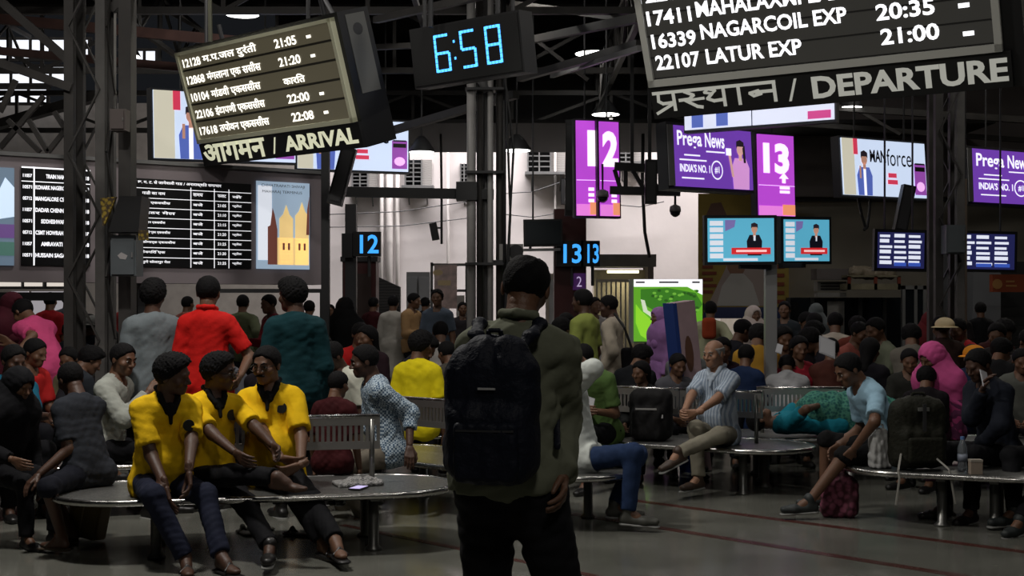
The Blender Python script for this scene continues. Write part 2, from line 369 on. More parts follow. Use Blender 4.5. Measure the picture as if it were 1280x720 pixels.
c2 = lattice_column(1182, 16, .25, 6.6)
box('side_post', .17, .22, -.1, .0, 0, 3.0, mat('buff_paint', (.22, .17, .13), rough=.7), c2)
# cluster of pipes around the middle column
e = empty('pipe_column', (at(607, 0, 16.5).x, 16.5, 0), kind='structure')
m_pl = mat('pale_grey_pipe', (.34, .33, .32), rough=.45, var=.15)
for x, y, r, m in ((-.17, -.1, .055, m_pl), (-.07, -.02, .04, m_steel), (.06, -.1, .035, m_pl), (.17, 0, .045, m_steel), (.23, -.06, .02, m_black), (.0, .12, .05, m_lead)):
    MB().lathe([(r, 0), (r, 5.6)], 12).build('pipe', m, e, True).location = (x, y, 0)
for z in (.9, 2.0, 3.1, 4.1): box('pipe_clamp', -.24, .22, -.22, .05, z, z+.03, m_dark, e)
MB().path([(.02, -.1, 4.1), (-.12, -.1, 4.35), (-.17, -.1, 4.7)], .05, 8).build('pipe_elbow', m_lead, e, True)
MB().bar((-2.05, 0, 2.9), (.1, 0, 2.86), .10, .12).build('cross_arm', m_black, e)
box('cross_arm_bracket', -.35, -.1, -.2, .1, 2.78, 3.0, m_black, e)
for x0, x1, z in ((.22, .34, 3.4), (.24, .3, 2.6)): MB().path([(x0, -.1, 4.4), (x1, -.12, z), (x0, -.1, 1.2)], .014).build('cable', m_black, e)
for x, u, d, w, z1, nm, m in ((0, 407, 15.3, .09, 3.4, 'post', m_dark), (0, 439, 21, .17, 3.05, 'post', m_dark), (0, 712, 21.5, .5, 3.0, 'panel', m_maroon)):
    o = box('square_post' if nm == 'post' else 'maroon_pillar', -w/2, w/2, -w/2, w/2, 0, z1, m); o.location = (at(u, 0, d).x, d, 0); S_(o)
tp = at(963, 0, 13.2); S_(MB().box(-.055, .055, -.05, .05, 0, 2.15).build('screen_post', mat('galvanised', (.28, .28, .28), rough=.4, metal=.3), loc=(tp.x, 13.2, 0)))
# ---- rear wall details
def wall_window(u0, u1, v0, v1, name, lab):
    a = at(u0, v0, YB-.02); b = at(u1, v1, YB-.02); e = empty(name, (a.x, YB, b.z), label=lab, cat='window'); w, h = b.x-a.x, a.z-b.z
    MB().box(0, w*.6, -.04, 0, 0, h).build('pane', m_glassd, e)
    for i in range(6): MB().box(0, w*.62, -.10, -.05, h*i/6, h*i/6+.025).build('louvre', m_lead, e)
    for x in (0, w*.3, w*.6): MB().box(x, x+.03, -.12, -.04, 0, h).build('mullion', m_lead, e)
    sh = MB().box(0, w*.36, -.03, 0, 0, h); o = sh.build('shutter', mat('grey_shutter', (.42, .40, .38), rough=.7, pattern='hstripe', ps=9, c2=(.2, .19, .18)), e); o.location = (w*.64, -.03, 0)
    MB().box(-.05, w+.05, -.35, 0, -.06, 0).build('sill_shelf', m_lead, e); MB().bar((.1, -.3, -.05), (.1, 0, -.4), .03).bar((w-.1, -.3, -.05), (w-.1, 0, -.4), .03).build('shelf_bracket', m_lead, e)
wall_window(440, 472, 208, 235, 'barred_window', 'barred window left on the white wall below the advert')
wall_window(506, 540, 200, 233, 'barred_window', 'barred window on the white wall left of the pipe column')
wall_window(575, 590, 205, 233, 'barred_window', 'narrow barred window beside the pipe column')
wall_window(659, 706, 176, 216, 'barred_window', 'caged window on the white wall left of the platform 12 sign')
wall_window(772, 802, 172, 203, 'barred_window', 'caged window on the white wall right of the platform 12 sign')
for u, r in ((477, .045), (487, .075), (497, .045), (560, .03), (694, .025)):
    MB().lathe([(r, 0), (r, 5.2)], 8).build('wall_pipe', mat('pale_pipe', (.55, .52, .5), rough=.5), wb, True).location = (at(u, 0, YB-.1).x, YB-.1, 0)
for u0, v0, u1, v1 in ((412, 268, 585, 252), (412, 284, 590, 272), (632, 242, 700, 228), (632, 268, 700, 266), (770, 256, 830, 252), (700, 266, 770, 257)):
    a, b = at(u0, v0, 29.7), at(u1, v1, 29.7); m_ = (a+b)/2; m_.z -= .08; MB().path([a, m_, b], .012).build('wall_cable', m_black, wb)
box('floodlight', 0, .5, -.3, 0, 0, .55, m_black).location = at(701, 256, 29.98); tag(bpy.data.objects['floodlight'], 'black box loudspeaker on the wall left of the platform 12 sign', 'speaker')
# hanging wires, conduit
MB().path([at(804, 150, 24), at(803, 230, 24), at(806, 290, 24), at(812, 322, 24)], .03, 6).build('drop_cable', m_black); tag(bpy.data.objects['drop_cable'], 'thick black cable hanging down in front of the white wall', 'cable')
MB().path([at(551, 165, 24), at(552, 240, 24), at(552, 305, 24)], .022, 6).build('hanging_rod', m_black); tag(bpy.data.objects['hanging_rod'], 'thin black rod hanging beside the small loudspeaker', 'rod')
o = MB().bar(at(541, 279, 24), at(545, 300, 24), .13, .16).bar(at(545, 285, 24), at(552, 285, 24), .03).build('hanging_loudspeaker', m_black); tag(o, 'small black box loudspeaker hanging in front of the white wall', 'speaker')
# truss arm right of the 12 sign with line speakers
e = empty('speaker_gantry', at(765, 235, 20), label='black lattice arm between the platform 12 sign and the purple advert', cat='gantry'); o0 = e.location
def lp(u, v, d=20): return at(u, v, d)-o0
MB().bar(lp(812, 210), lp(812, 210)+Vector((0, 0, 4.4)), .05).bar(lp(790, 210), lp(790, 210)+Vector((0, 0, 4.4)), .05).build('hanger', m_black, e); MB().bar(lp(768, 208), lp(832, 212), .12).build('top_chord', m_black, e); MB().bar(lp(762, 238), lp(850, 240), .12).build('bottom_chord', m_black, e)
for a, b in (((782, 210), (782, 238)), ((790, 212), (806, 238)), ((806, 210), (824, 238)), ((776, 238), (768, 212))): MB().bar(lp(*a), lp(*b), .06).build('brace', m_black, e)
def line_speaker(u0, v0, u1, v1, d, w, lab):
    a = at(u0, v0, d); b = at(u1, v1, d); e = empty('column_speaker', a, label=lab, cat='speaker'); MB().bar((0, 0, 0), b-a, w, w*.9).build('cabinet', m_black, e)
    q = (b-a); n = Vector((0, -w*.47, 0)); MB().bar(q*.06+n, q*.94+n, w*.7, .02).build('grille', m_dark, e); MB().bar(q*.3+Vector((0, w*.4, 0)), q*.3+Vector((0, w*1.4, .1)), .03).build('bracket', m_black, e)
line_speaker(814, 200, 813, 255, 19.6, .17, 'black column speaker on the lattice arm right of the 12 sign')
line_speaker(437, 185, 418, 256, 14.6, .16, 'black column speaker leaning below the arrivals board')
line_speaker(1136, 232, 1124, 290, 18.4, .17, 'black column speaker leaning in front of the white and blue advert at right')
line_speaker(712, 150, 711, 270, 20.4, .12, 'slim black housing at the left edge of the platform 12 sign')
def dome(u, v0, v1, d, r, lab):
    p = at(u, v1, d); e = empty('dome_camera', p, label=lab, cat='camera')
    MB().lathe([(r*.3, r*1.4), (r*.9, r*1.1), (r, r*.5), (r, r*.2)], 14).build('housing', mat('grey_plastic', (.16, .15, .15), rough=.5), e, True)
    MB().lathe([(r*.95, r*.2), (r*.8, -r*.3), (r*.4, -r*.65), (.005, -r*.75)], 14).build('dome', m_glassd, e, True)
    MB().bar((0, 0, r*1.3), (0, 0, (v1-v0)*d/F), .035, n=6).build('stalk', m_black, e)
dome(753, 205, 248, 19.95, .095, 'dome camera hanging in front of the platform 12 sign'); dome(844, 240, 266, 20.0, .085, 'dome camera hanging right of the lattice arm')
# things along the foot of the rear wall
def thing_box(name, lab, cat, u0, v0, u1, v1, d, dep, m):
    a = at(u0, v0, d); b = at(u1, v1, d); e = empty(name, (a.x, d, max(b.z, 0)), label=lab, cat=cat); return e, b.x-a.x, a.z-max(b.z, 0)
e, w, h = thing_box('kiosk', 'tall maroon kiosk cabinet behind the number 12 sign post', 'kiosk', 428, 327, 470, 600, 22.5, .5, m_maroon)
MB().box(0, w, 0, .5, 0, h).build('body', m_maroon, e); MB().box(-.03, w+.03, -.03, .5, h, h+.08).build('cap', m_dark, e); MB().box(.1, w-.08, -.02, 0, .3, h-.2).build('door', mat('dark_brown', (.03, .015, .012)), e)
e, w, h = thing_box('roller_shutter', 'dark slanting shutter panel right of the maroon kiosk', 'shutter', 470, 345, 500, 600, 25, .3, m_dark)
MB().add([(0,0,0),(w,0,0),(w,0,h*.9),(0,0,h),(0,.2,0),(w,.2,0),(w,.2,h*.9),(0,.2,h)], [(0,1,2,3),(7,6,5,4),(0,4,5,1),(1,5,6,2),(2,6,7,3),(3,7,4,0)]).build('curtain', mat('shutter_dark', (.05, .045, .045), pattern='hstripe', ps=6, c2=(.02, .02, .02)), e)
e, w, h = thing_box('grey_cupboard', 'grey two-door cupboard against the white wall', 'cupboard', 508, 340, 537, 600, 28.5, .5, m_lead)
MB().box(0, w, 0, .5, 0, h).build('body', mat('mid_grey', (.10, .10, .10)), e)
for i in (0, 1):
    o = MB().box(w*i/2+.02, w*(i+1)/2-.02, -.03, 0, .1, h-.1).build('door', mat('grey_glass_door', (.14, .145, .15), rough=.3), e); MB().box(w*.5-.06+.08*i, w*.5-.04+.08*i, -.06, -.03, h*.5, h*.5+.15).build('handle', m_lead, o)
e, w, h = thing_box('notice_frame', 'pale metal notice frame with small papers left of the pipe column', 'frame', 538, 328, 583, 600, 26.5, .1, m_lead)
for x in (0, w*.97): MB().box(x, x+.05, 0, .05, 0, h).build('upright', m_lead, e)
for z in (h*.5, h*.75, h*.97): MB().box(0, w, 0, .05, z, z+.05).build('rail', m_lead, e)
MB().box(w*.72, w*.95, -.01, .0, h*.52, h*.72).build('paper', mat('paper', (.6, .57, .55)), e)
# leaning printed poster
B = Board('poster', at(557, 360, 26.47), 0, 0, 0, 'cream and pink poster on the frame left of the pipe column', 'poster')
MB().box(-.22, .22, 0, .02, -.4, .45).build('sheet', mat('poster_pink', (.8, .6, .58), var=.4, vs=6), B.root); L = Lines(-.004); L.poly([(-.15+.1*cos(t), .3+.06*sin(t)) for t in np.linspace(0, 6, 10)]); L.quad(-.15, .1, .05, .15); L.build('print', mat('poster_cream', (.8, .62, .35)), B.root)
e, w, h = thing_box('air_conditioner', 'grey air conditioning unit behind the head of the man with the rucksack', 'appliance', 624, 305, 654, 325, 16.45, .35, m_lead)
MB().box(0, w, 0, .35, 0, h).build('casing', mat('ac_grey', (.22, .21, .2)), e); MB().lathe([(.09, -.02), (.09, 0)], 14).build('fan_grille', m_black, e).rotation_euler = (pi/2, 0, 0); e.children[-1].location = (w*.7, -.02, h/2); MB().box(-.1, w, 0, .4, -.05, 0).build('shelf', m_dark, e)
e, w, h = thing_box('metal_fence', 'pale barred fence under the strip light', 'fence', 745, 350, 793, 600, 25, .1, m_lead)
for i in range(9): MB().box(w*i/8, w*i/8+.03, 0, .03, 0, h).build('bar', mat('pale_bar', (.42, .38, .33)), e)
for z in (h*.12, h*.98): MB().box(0, w+.03, -.01, .04, z, z+.05).build('rail', MATS['pale_bar'], e)
e, w, h = thing_box('ticket_booth', 'small booth with a yellow strip light behind the barred fence', 'booth', 745, 318, 817, 600, 27.5, 1.5, m_lead)
MB().box(0, w, .6, 1.2, 0, h*.88).build('back_panel', mat('booth_cream', (.35, .31, .22)), e); MB().box(-.05, w+.05, -.05, 1.2, h*.9, h).build('canopy', m_lead, e); MB().box(w*.9, w, 0, 1.0, 0, h*.9).build('side_panel', m_brown, e)
MB().bar((w*.2, .1, h*.86), (w*.75, .1, h*.86), .06, n=8).build('strip_light', em('tube_yellow', (255, 245, 190), 2.5), e); area((e.location.x+w*.5, e.location.y+.15, h*.8), .8, 6, (1, .9, .6))
e, w, h = thing_box('door_leaf', 'white framed glass door with papers behind the light green shirt', 'door', 682, 342, 702, 600, 24, .1, m_lead)
MB().box(0, w, .02, .05, 0, h).build('pane', mat('door_glass', (.45, .45, .46), rough=.2), e)
for x in (0, w-.06): MB().box(x, x+.06, 0, .07, 0, h).build('stile', mat('door_cream', (.38, .33, .28)), e)
MB().box(0, w, 0, .07, h-.1, h).build('top_rail', MATS['door_cream'], e)
# right side: shop fronts, plant boxes, stair
e, w, h = thing_box('shop', 'dark shop front below the news screens', 'shop', 985, 372, 1135, 600, 23.8, .6, m_black)
MB().box(0, w, 0, .4, 0, h).build('front', m_glassd, e)
for i in range(6): MB().box(w*i/5-.03, w*i/5+.03, -.06, 0, 0, h).build('mullion', m_dark, e)
MB().box(w*.32, w*.46, -.08, -.05, h*.35, h*.96).build('notice', mat('notice_paper', (.34, .33, .31), var=.3, vs=8), e)
L = Lines(-.085); L.quad(w*.36, w*.42, h*.55, h*.8); L.build('print', m_dark, e)
e, w, h = thing_box('shop_sign', 'pale shop sign board under the news screens', 'sign', 1022, 336, 1058, 371, 23.6, .3, m_lead)
MB().box(0, w, 0, .3, h*.2, h*.55).box(0, w, 0, .25, 0, h*.15).build('board', mat('pale_sign', (.3, .29, .27)), e); MB().box(-.05, w+.05, -.15, .3, h*.6, h).build('canopy', m_brown, e); L = Lines(-.01); [L.quad(w*.1, w*.85, h*z, h*(z+.05)) for z in (.25, .35, .45)]; L.build('lettering', m_dark, e)
e, w, h = thing_box('stall_awning', 'tattered stall roof with bundles on top right of the pale shop sign', 'awning', 1060, 336, 1126, 362, 23, .8, m_lead)
MB().box(0, w, 0, .8, 0, .1).box(0, w, 0, .8, h*.6, h*.7).build('roof', mat('stall_cream', (.26, .23, .15), var=.3), e)
for x in (0, w*.5, w-.05): MB().box(x, x+.05, 0, .05, 0, h*.65).build('post', mat('stall_red', (.2, .04, .02)), e)
soft('bundle', [seg((.2, .3, h*.85), (w*.45, .35, h*.82), .1), seg((w*.5, .3, h*.8), (w*.9, .3, h*.8), .09)], .03, mat('bundle', (.3, .25, .18)), e, noise=.02)
e, w, h = thing_box('glass_door', 'narrow glass door with pale frame left of the right lattice column', 'door', 1128, 357, 1158, 600, 22, .1, m_lead)
MB().box(0, w, .02, .06, 0, h).build('pane', m_glassd, e)
for x in (0, w*.5, w-.05): MB().box(x, x+.05, 0, .08, 0, h).build('stile', m_lead, e)
MB().box(0, w, 0, .08, h-.06, h).build('top_rail', m_lead, e)
e = empty('staircase', (at(1225, 0, 22).x, 22, 0), label='dark staircase under the orange sign at the right edge', cat='stairs')
for i in range(14): MB().box(.3, 1.6, i*.13, i*.13+.16, 0, .16*(i+1)).build('step', m_dark, e)
MB().box(-.15, .3, -.1, 2, 0, 2.6).build('side_wall', mat('grey_blue_wall', (.16, .165, .18)), e); MB().bar((1.45, -.3, 0), (1.45, -.3, 1.9), .05, n=8).build('hand_rail', m_lead, e)
e, w, h = thing_box('orange_sign', 'orange shop sign at the right edge above the stairs', 'sign', 1241, 343, 1295, 365, 21, .15, m_maroon)
MB().box(0, w, 0, .15, 0, h).build('board', mat('orange_sign', (.30, .06, .02)), e); L = Lines(-.01); L.quad(w*.3, w*.55, h*.3, h*.4); L.quad(w*.3, w*.5, h*.55, h*.65); L.poly([(w*.1+.08*cos(t), h*.45+.08*sin(t)) for t in np.linspace(0, 5.8, 10)]); L.build('print', mat('orange_print', (.5, .25, .08)), e)
e, w, h = thing_box('wall_panel', 'plain grey-blue wall panel right of the right lattice column', 'panel', 1196, 338, 1232, 600, 23.5, .2, m_lead)
MB().box(0, w, 0, .2, 0, h).build('panel', MATS['grey_blue_wall'], e)
# boxes on the columns
def cabinet(lab, u0, v0, u1, v1, d, dep, m):
    e, w, h = thing_box('junction_box', lab, 'box', u0, v0, u1, v1, d, dep, m); MB().box(0, w, 0, dep, 0, h).build('housing', m, e)
    o = MB().box(.015, w-.015, -.02, 0, .015, h-.015).build('door', m, e); MB().box(w*.85, w*.9, -.035, -.02, h*.45, h*.58).build('latch', m_lead, o); return e, w, h
mg = mat('box_grey', (.10, .115, .125), rough=.55, var=.1)
e, w, h = cabinet('grey metal box on the left lattice column with a torn sticker', 138, 294, 170, 345, 12.7, .25, mg)
L = Lines(-.024); L.poly([(w*.3, h*.5), (w*.45, h*.58), (w*.7, h*.5), (w*.62, h*.4), (w*.4, h*.42)]); L.build('sticker', mat('sticker', (.4, .38, .38)), e)
cabinet('small box high on the left lattice column', 137, 136, 157, 163, 12.8, .15, mat('box_brown', (.10, .08, .075))); cabinet('grey box on the right lattice column', 1183, 281, 1207, 317, 15.62, .2, mg)
e = empty('hooded_display', at(135, 290, 12.6), label='black hooded display box with yellow printed side on the left column', cat='display'); k = 12.6/F
MB().add([(0*k,0,0),(38*k,0,0),(42*k,0,45*k),(14*k,0,45*k),(0,.3,0),(38*k,.3,0),(42*k,.3,45*k),(14*k,.3,45*k)], [(0,1,2,3),(7,6,5,4),(0,4,5,1),(1,5,6,2),(2,6,7,3),(3,7,4,0)]).build('housing', m_black, e)
MB().add([(-6*k,-.02,8*k),(-4*k,-.02,8*k),(11*k,-.02,44*k),(-9*k,-.02,42*k),(-6*k,.02,8*k),(-4*k,.02,8*k),(11*k,.02,44*k),(-9*k,.02,42*k)], [(0,1,2,3),(7,6,5,4),(0,4,5,1),(1,5,6,2),(2,6,7,3),(3,7,4,0)]).build('yellow_panel', mat('yellow_print', (.32, .22, .02), pattern='voronoi', ps=30, c2=(.05, .03, .01)), e)
MB().box(38*k, 50*k, 0, .02, -10*k, 2*k).build('yellow_tag', MATS['yellow_print'], e)
# white strip sign and bright background beyond, below the wall of boards
e, w, h = thing_box('light_box_sign', 'long white back-lit strip sign at the far left', 'sign', -30, 350, 104, 359, 16.2, .1, m_black)
MB().box(0, w, .02, .1, -.02, h+.02).build('housing', m_dark, e); L = Lines(0); [L.quad(w*a, w*b, .01, h-.01) for a, b in ((.02, .42), (.45, .62), (.66, .84), (.88, .95))]; L.build('lit_face', em('strip_white', (235, 225, 215), .75), e)
MB().box(0, w, 0, .06, -.16, -.06).build('rail', m_dark, e)
e, w, h = thing_box('bright_backdrop', 'glowing panel in place of the bright background under the boards at far left', 'backdrop', 14, 364, 84, 600, 27, .1, m_lead)
MB().box(0, w*.3, 0, .05, 0, h).box(w*.36, w, 0, .05, 0, h).build('lit_panel', em('backdrop_glow', (170, 165, 170), .7), e)  # glowing panel stands in for the lit background
e, w, h = thing_box('steel_rail', 'dark rail under the wall of boards', 'rail', 262, 361, 404, 366, 15.3, .1, m_dark); MB().box(0, w, 0, .08, 0, h).build('bar', m_dark, e)
MB().box(w*.97, w, 0, .06, -2.0, 0).box(0, w*.03, 0, .06, -2.0, 0).build('leg', m_dark, e)
# ================================================================= boards and screens
m_frame = mat('board_frame', (.30, .30, .26), rough=.4, metal=.2); m_sign = mat('sign_black', (.004, .004, .004), rough=.6)
e_led = em('led_white', (255, 250, 235), 1.7); e_led2 = em('led_cool', (250, 250, 255), 1.6)
def dev_proof(): pass
# --- departures
B = Board('departures_board', (2.179, 10, 3.658), -29.2, 21.6, -1.1, 'large departures display board with English and Hindi sign below', 'display board')
w2, zb = 1.336, -.386; zt = zb+1.25; r = B.root
MB().box(-w2+.05, w2-.05, .0, .02, zb+.05, zt-.05).build('screen', mat('dep_screen', s2l(50, 49, 46), rough=.35, emit=.55), r)
for i in range(7): MB().box(-w2+.05, w2-.05, -.006, 0, zb+.055+.168*i, zb+.066+.168*i).build('row_divider', mat('row_line', s2l(26, 25, 24)), r)
for x0, x1, z0, z1 in ((-w2, w2, zb, zb+.055), (-w2, w2, zt-.055, zt), (-w2, -w2+.05, zb, zt), (w2-.05, w2, zb, zt)): MB().box(x0, x1, -.03, .03, z0, z1).build('frame_bar', mat('dep_frame', s2l(195, 195, 188), rough=.5), r)
MB().box(-w2-.02, w2+.14, .03, .34, zb-.27, zt+.05).build('housing', m_black, r)
MB().box(-w2, w2+.05, -.01, .03, zb-.26, zb-.005).build('sign_panel', m_sign, r)
L = Lines(-.006); h = .118
for t, u0, u1, v, b in (('22107', 820, 876, 79, .025), ('LATUR EXP', 883, 1004, 71, .025), ('21:00', 1101, 1175, 46.5, .025), ('16339', 815, 871, 52.5, .025), ('NAGARCOIL EXP', 876, 1061, 40, .025), ('20:35', 1095, 1169, 16, .025),
                    ('17411', 809, 865, 24, .025), ('MAHALAXMI EXP', 870, 1054, 12, .025), ('20:25', 1088, 1162, -14, .025), ('12261', 797, 858, -4, .025), ('HOWRAH EXP', 863, 990, -16, .025)):
    L = Lines(-.006); B.line(L, t, u0, u1, v, h, b); L.build('lettering', e_led2, r)
for u, v in ((1204, 43), (1198, 8), (1192, -26)): L = Lines(-.006); x, z = B.uv(u, v); L.quad(x, x+.075, z-.012, z+.02); L.build('dash', e_led2, r)
ms = mat('sign_letter', s2l(158, 158, 150), rough=.5, emit=.75); L = Lines(-.014); z0, z1 = zb-.235, zb-.035
def X(u, v=100): return B.uv(u, v)[0]
x0, x1, za, zc = X(1016, 112), X(1261, 90), zb-.215, zb-.045
L.put('DEPARTURE', x0, x1, za, zc, .035); L.put('/', X(986, 118), X(999, 118), za, zc)
L.build('lettering', ms, r)
# Devanagari, drawn with hand-cut conjuncts: pra + sa(half) + tha + aa + na
def dev(Lx, items, x, z0, z1, k):       # items: (glyph, width factor, cut) ; headline drawn as one bar
    pass
L = Lines(-.014); xa, xb = X(818, 130), X(972, 118); W_ = xb-xa; H_ = .20; zh = zb-.055; base = zh-H_*.72
t = .026
def bar2(x0, x1, z0, z1): L.quad(x0, x1, z0, z1)
def stroke(pts, w=.026):
    for a, b in zip(pts, pts[1:]):
        a = np.array(a); b = np.array(b); d = b-a; n = np.array((-d[1], d[0]))/np.linalg.norm(d)*w/2; e_ = d/np.linalg.norm(d)*w*.3
        L.poly([tuple(a-n-e_), tuple(b-n+e_), tuple(b+n+e_), tuple(a+n-e_)])
P_ = lambda f, g: (xa+W_*f, base+(zh-base)*g)   # f across the word, g up from baseline
L.quad(xa, xb, zh-.012, zh+.014)
for f in (.175, .585, .705, .985): stroke([P_(f, 0), P_(f, 1)], .028)                                   # upright stems
stroke([P_(.05, .95), P_(.045, .55), P_(.08, .4), P_(.17, .42)]); stroke([P_(.165, .35), P_(.02, -.12)], .024)  # pra
stroke([P_(.27, .95), P_(.34, .72), P_(.30, .52), P_(.22, .5)]); stroke([P_(.26, .5), P_(.36, .08), P_(.40, .02)]); stroke([P_(.30, .46), P_(.42, .5)], .022)  # half sa
stroke([P_(.46, .95), P_(.43, .8), P_(.49, .7), P_(.52, .86), P_(.47, .95)], .02); stroke([P_(.49, .7), P_(.45, .45), P_(.50, .3), P_(.58, .33)])  # tha
stroke([P_(.98, .55), P_(.84, .55)], .026); stroke([P_(.86, .62), P_(.79, .52), P_(.82, .36), P_(.88, .45), P_(.86, .6)], .024)  # na
L.build('hindi_lettering', ms, r)
for x in (-1.0, 1.0): MB().bar((x, .2, zt), (x, .2+.3*sin(R(21.6)), zt+.3*cos(R(21.6))), .06, n=8).build('hanger', m_dark, r)
B.hang((-1.0, 1.0), zt, w=.05)
# --- arrivals
B = Board('arrivals_board', (-2.589, 14, 3.793), -44.7, 16.8, 0.2, 'tilted arrivals display board with Hindi train names, left of the clock', 'display board')
w2, zb, zt = 1.372, -.505, .505; r = B.root
MB().box(-w2+.03, w2-.03, 0, .02, zb+.04, zt-.03).build('screen', mat('arr_screen', s2l(78, 73, 58), rough=.4, emit=.7), r)
for x0, x1, z0, z1 in ((-w2, w2, zb, zb+.045), (-w2, w2, zt-.035, zt), (-w2, -w2+.045, zb, zt), (w2-.045, w2, zb, zt)): MB().box(x0, x1, -.03, .03, z0, z1).build('frame_bar', mat('arr_frame', s2l(225, 225, 195), rough=.5), r)
for i in range(1, 5): z = zb+.045+.187*i; MB().box(-w2+.045, w2-.045, -.006, 0, z, z+.022).build('row_divider', mat('arr_line', s2l(50, 47, 38)), r)
MB().box(-w2-.02, w2+.05, .03, .42, zb-.26, zt+.04).build('housing', m_black, r)
o = MB().box(w2+.05, w2+.056, .12, .36, zb+.25, zt-.0).build('side_panel', mat('side_grey', s2l(95, 95, 92), rough=.5), r); MB().lathe([(.06, 0), (.06, .006)], 14).build('round_vent', m_dark, o).rotation_euler = (0, pi/2, 0); o.children[0].location = (w2+.052, .24, zt-.15)
MB().box(-w2, w2+.05, -.01, .03, zb-.25, zb-.005).build('sign_panel', m_sign, r)
L = Lines(-.006)
rows = [('12128', 'नागपुर मुंबई एक्सप्रेस', '21:05', 1), ('12868', 'मंगला नागपुर एक्सप्रेस', '21:20', 1), ('10104', 'मांडवी एक्सप्रेस', 'काचि', 0), ('22106', 'इंद्रायणी एक्सप्रेस', '22:00', 1), ('17618', 'तपोवन एक्सप्रेस', '22:08', 1)]
rows = [('12128', 'म.प.जल दुरंती', '21:05', 1), ('12868', 'मंगलाना एक ससीस', '21:20', 1), ('10104', 'मांडवी एकससीस', 'कारित', 0), ('22106', 'इंदापणी एकससीस', '22:00', 1), ('17618', 'तपोवन एकससीस', '22:08', 1)]
for i, (n_, nm, tm, dash) in enumerate(rows):
    zc = zt-.13-i*.187; h = .09; L = Lines(-.006)
    L.put(n_, -w2+.08, -w2+.42, zc-h/2, zc+h/2, .02); L.put(nm, -w2+.47, -w2+1.38+(.08 if i < 2 else 0), zc-h/2-.01, zc+h/2+.02, .018); L.put(tm, .40, .76, zc-h/2, zc+h/2, .02)
    if dash: L.quad(.93, 1.0, zc-.012, zc+.016)
    L.build('lettering', e_led, r)
L = Lines(-.014); me_ = mat('sign_cream', s2l(212, 212, 182), rough=.5, emit=.8)
L.put('आगमन', -w2+.05, -.15, zb-.225, zb-.02, .03); L.put('/', -.04, .06, zb-.21, zb-.04); L.put('ARRIVAL', .18, w2+.0, zb-.205, zb-.045, .04); L.build('lettering', me_, r)
for x in (-.9, .9): MB().bar((x, .3, zt), (x, .3, zt+.2), .05, n=8).build('hanger', m_dark, r)
B.hang((-.9, .9), zt, w=.04)
# --- clock
B = Board('digital_clock', (-.443, 13, 3.97), -30, 6.1, -3.0, 'black digital clock with blue digits hanging between the boards', 'clock'); r = B.root
k = .62; MB().box(-k, k, 0, .25, -.29, .29).build('housing', m_black, r); MB().box(-k+.02, k-.02, -.01, 0, -.27, .27).build('face', m_sign, r)
L = Lines(-.014); on = {'6': 'abcefg'.replace('b', 'd'), '5': 'acdfg', '8': 'abcdefg'}; on['6'] = 'acdefg'
def digit(ch, x, z, w, h, t=.02):
    for s in on[ch]:
        x0, x1, z0, z1 = {'a': (x, x+w, z+h-t, z+h), 'g': (x, x+w, z+h/2-t/2, z+h/2+t/2), 'd': (x, x+w, z, z+t), 'f': (x-t/2, x+t/2, z+h/2, z+h), 'e': (x-t/2, x+t/2, z, z+h/2), 'b': (x+w-t/2, x+w+t/2, z+h/2, z+h), 'c': (x+w-t/2, x+w+t/2, z, z+h/2)}[s]
        n = 4                                                  # each bar a run of LED blocks
        for i in range(n):
            if x1-x0 > z1-z0: L.quad(x0+(x1-x0)*i/n+.002, x0+(x1-x0)*(i+1)/n-.002, z0, z1)
            else: L.quad(x0, x1, z0+(z1-z0)*i/n+.002, z0+(z1-z0)*(i+1)/n-.002)
DB = em('led_blue', (75, 165, 255), 2.2)
for ch, x in (('6', -.33), ('5', -.035), ('8', .245)): L = Lines(-.014); digit(ch, x, -.17, .15, .36, .026); L.build('digit', DB, r)
L = Lines(-.014)
for z in (-.07, .09): L.quad(-.125, -.105, z, z+.025)
L.build('colon', DB, r)
B.hang((-.5, .5), .2, w=.04)
# --- wall of boards at left
B = Board('information_wall', (-3.776, 15, 2.428), 34.2, -.5, .2, 'grey wall panel carrying two train charts and two picture displays', 'display board')
w2, h2 = 1.95, .67; r = B.root
def quadpx(name, m, u0, v0, u1, v1, y=-.02, dep=.02, par=None):
    x0, x1, z0, z1 = B.rect(u0, v0, u1, v1); o = MB().box(x0, x1, y, y+dep, z0, z1).build(name, m, par or B.root); return o, x0, x1, z0, z1
xa, xb = B.uv(-90, 270)[0], B.uv(402, 270)[0]; za, zb_ = B.uv(0, 352)[1], B.uv(0, 189)[1]
MB().box(xa, xb, 0, .25, za, zb_).build('panel', mat('wall_panel_grey', s2l(140, 130, 134), rough=.6), r); MB().box(xa, xb, -.03, 0, zb_-.04, zb_).build('top_rail', m_lead, r)
for x in (xa+.3, xb-.3, (xa+xb)/2): MB().box(x, x+.08, .1, .2, -2.428, za).build('leg', m_dark, r)
m_scr = mat('led_off', (.004, .004, .005), rough=.4); e_txt = em('led_text', (235, 235, 240), .95)
o, x0, x1, z0, z1 = quadpx('train_chart', m_scr, 26, 208, 112, 333)
L = Lines(-.026); W_ = x1-x0; Hh = z1-z0
rowsE = ['TRAIN NAME', 'KONARK NAGERCOIL EXP', 'MANGALORE CSMT EXP', 'DADAR CHENNAI MAIL', 'SIDDHESHWAR EXP', 'CSMT HOWRAH MAIL SF', 'AMRAVATI EXP', 'HUSSAIN SAGAR EXP']
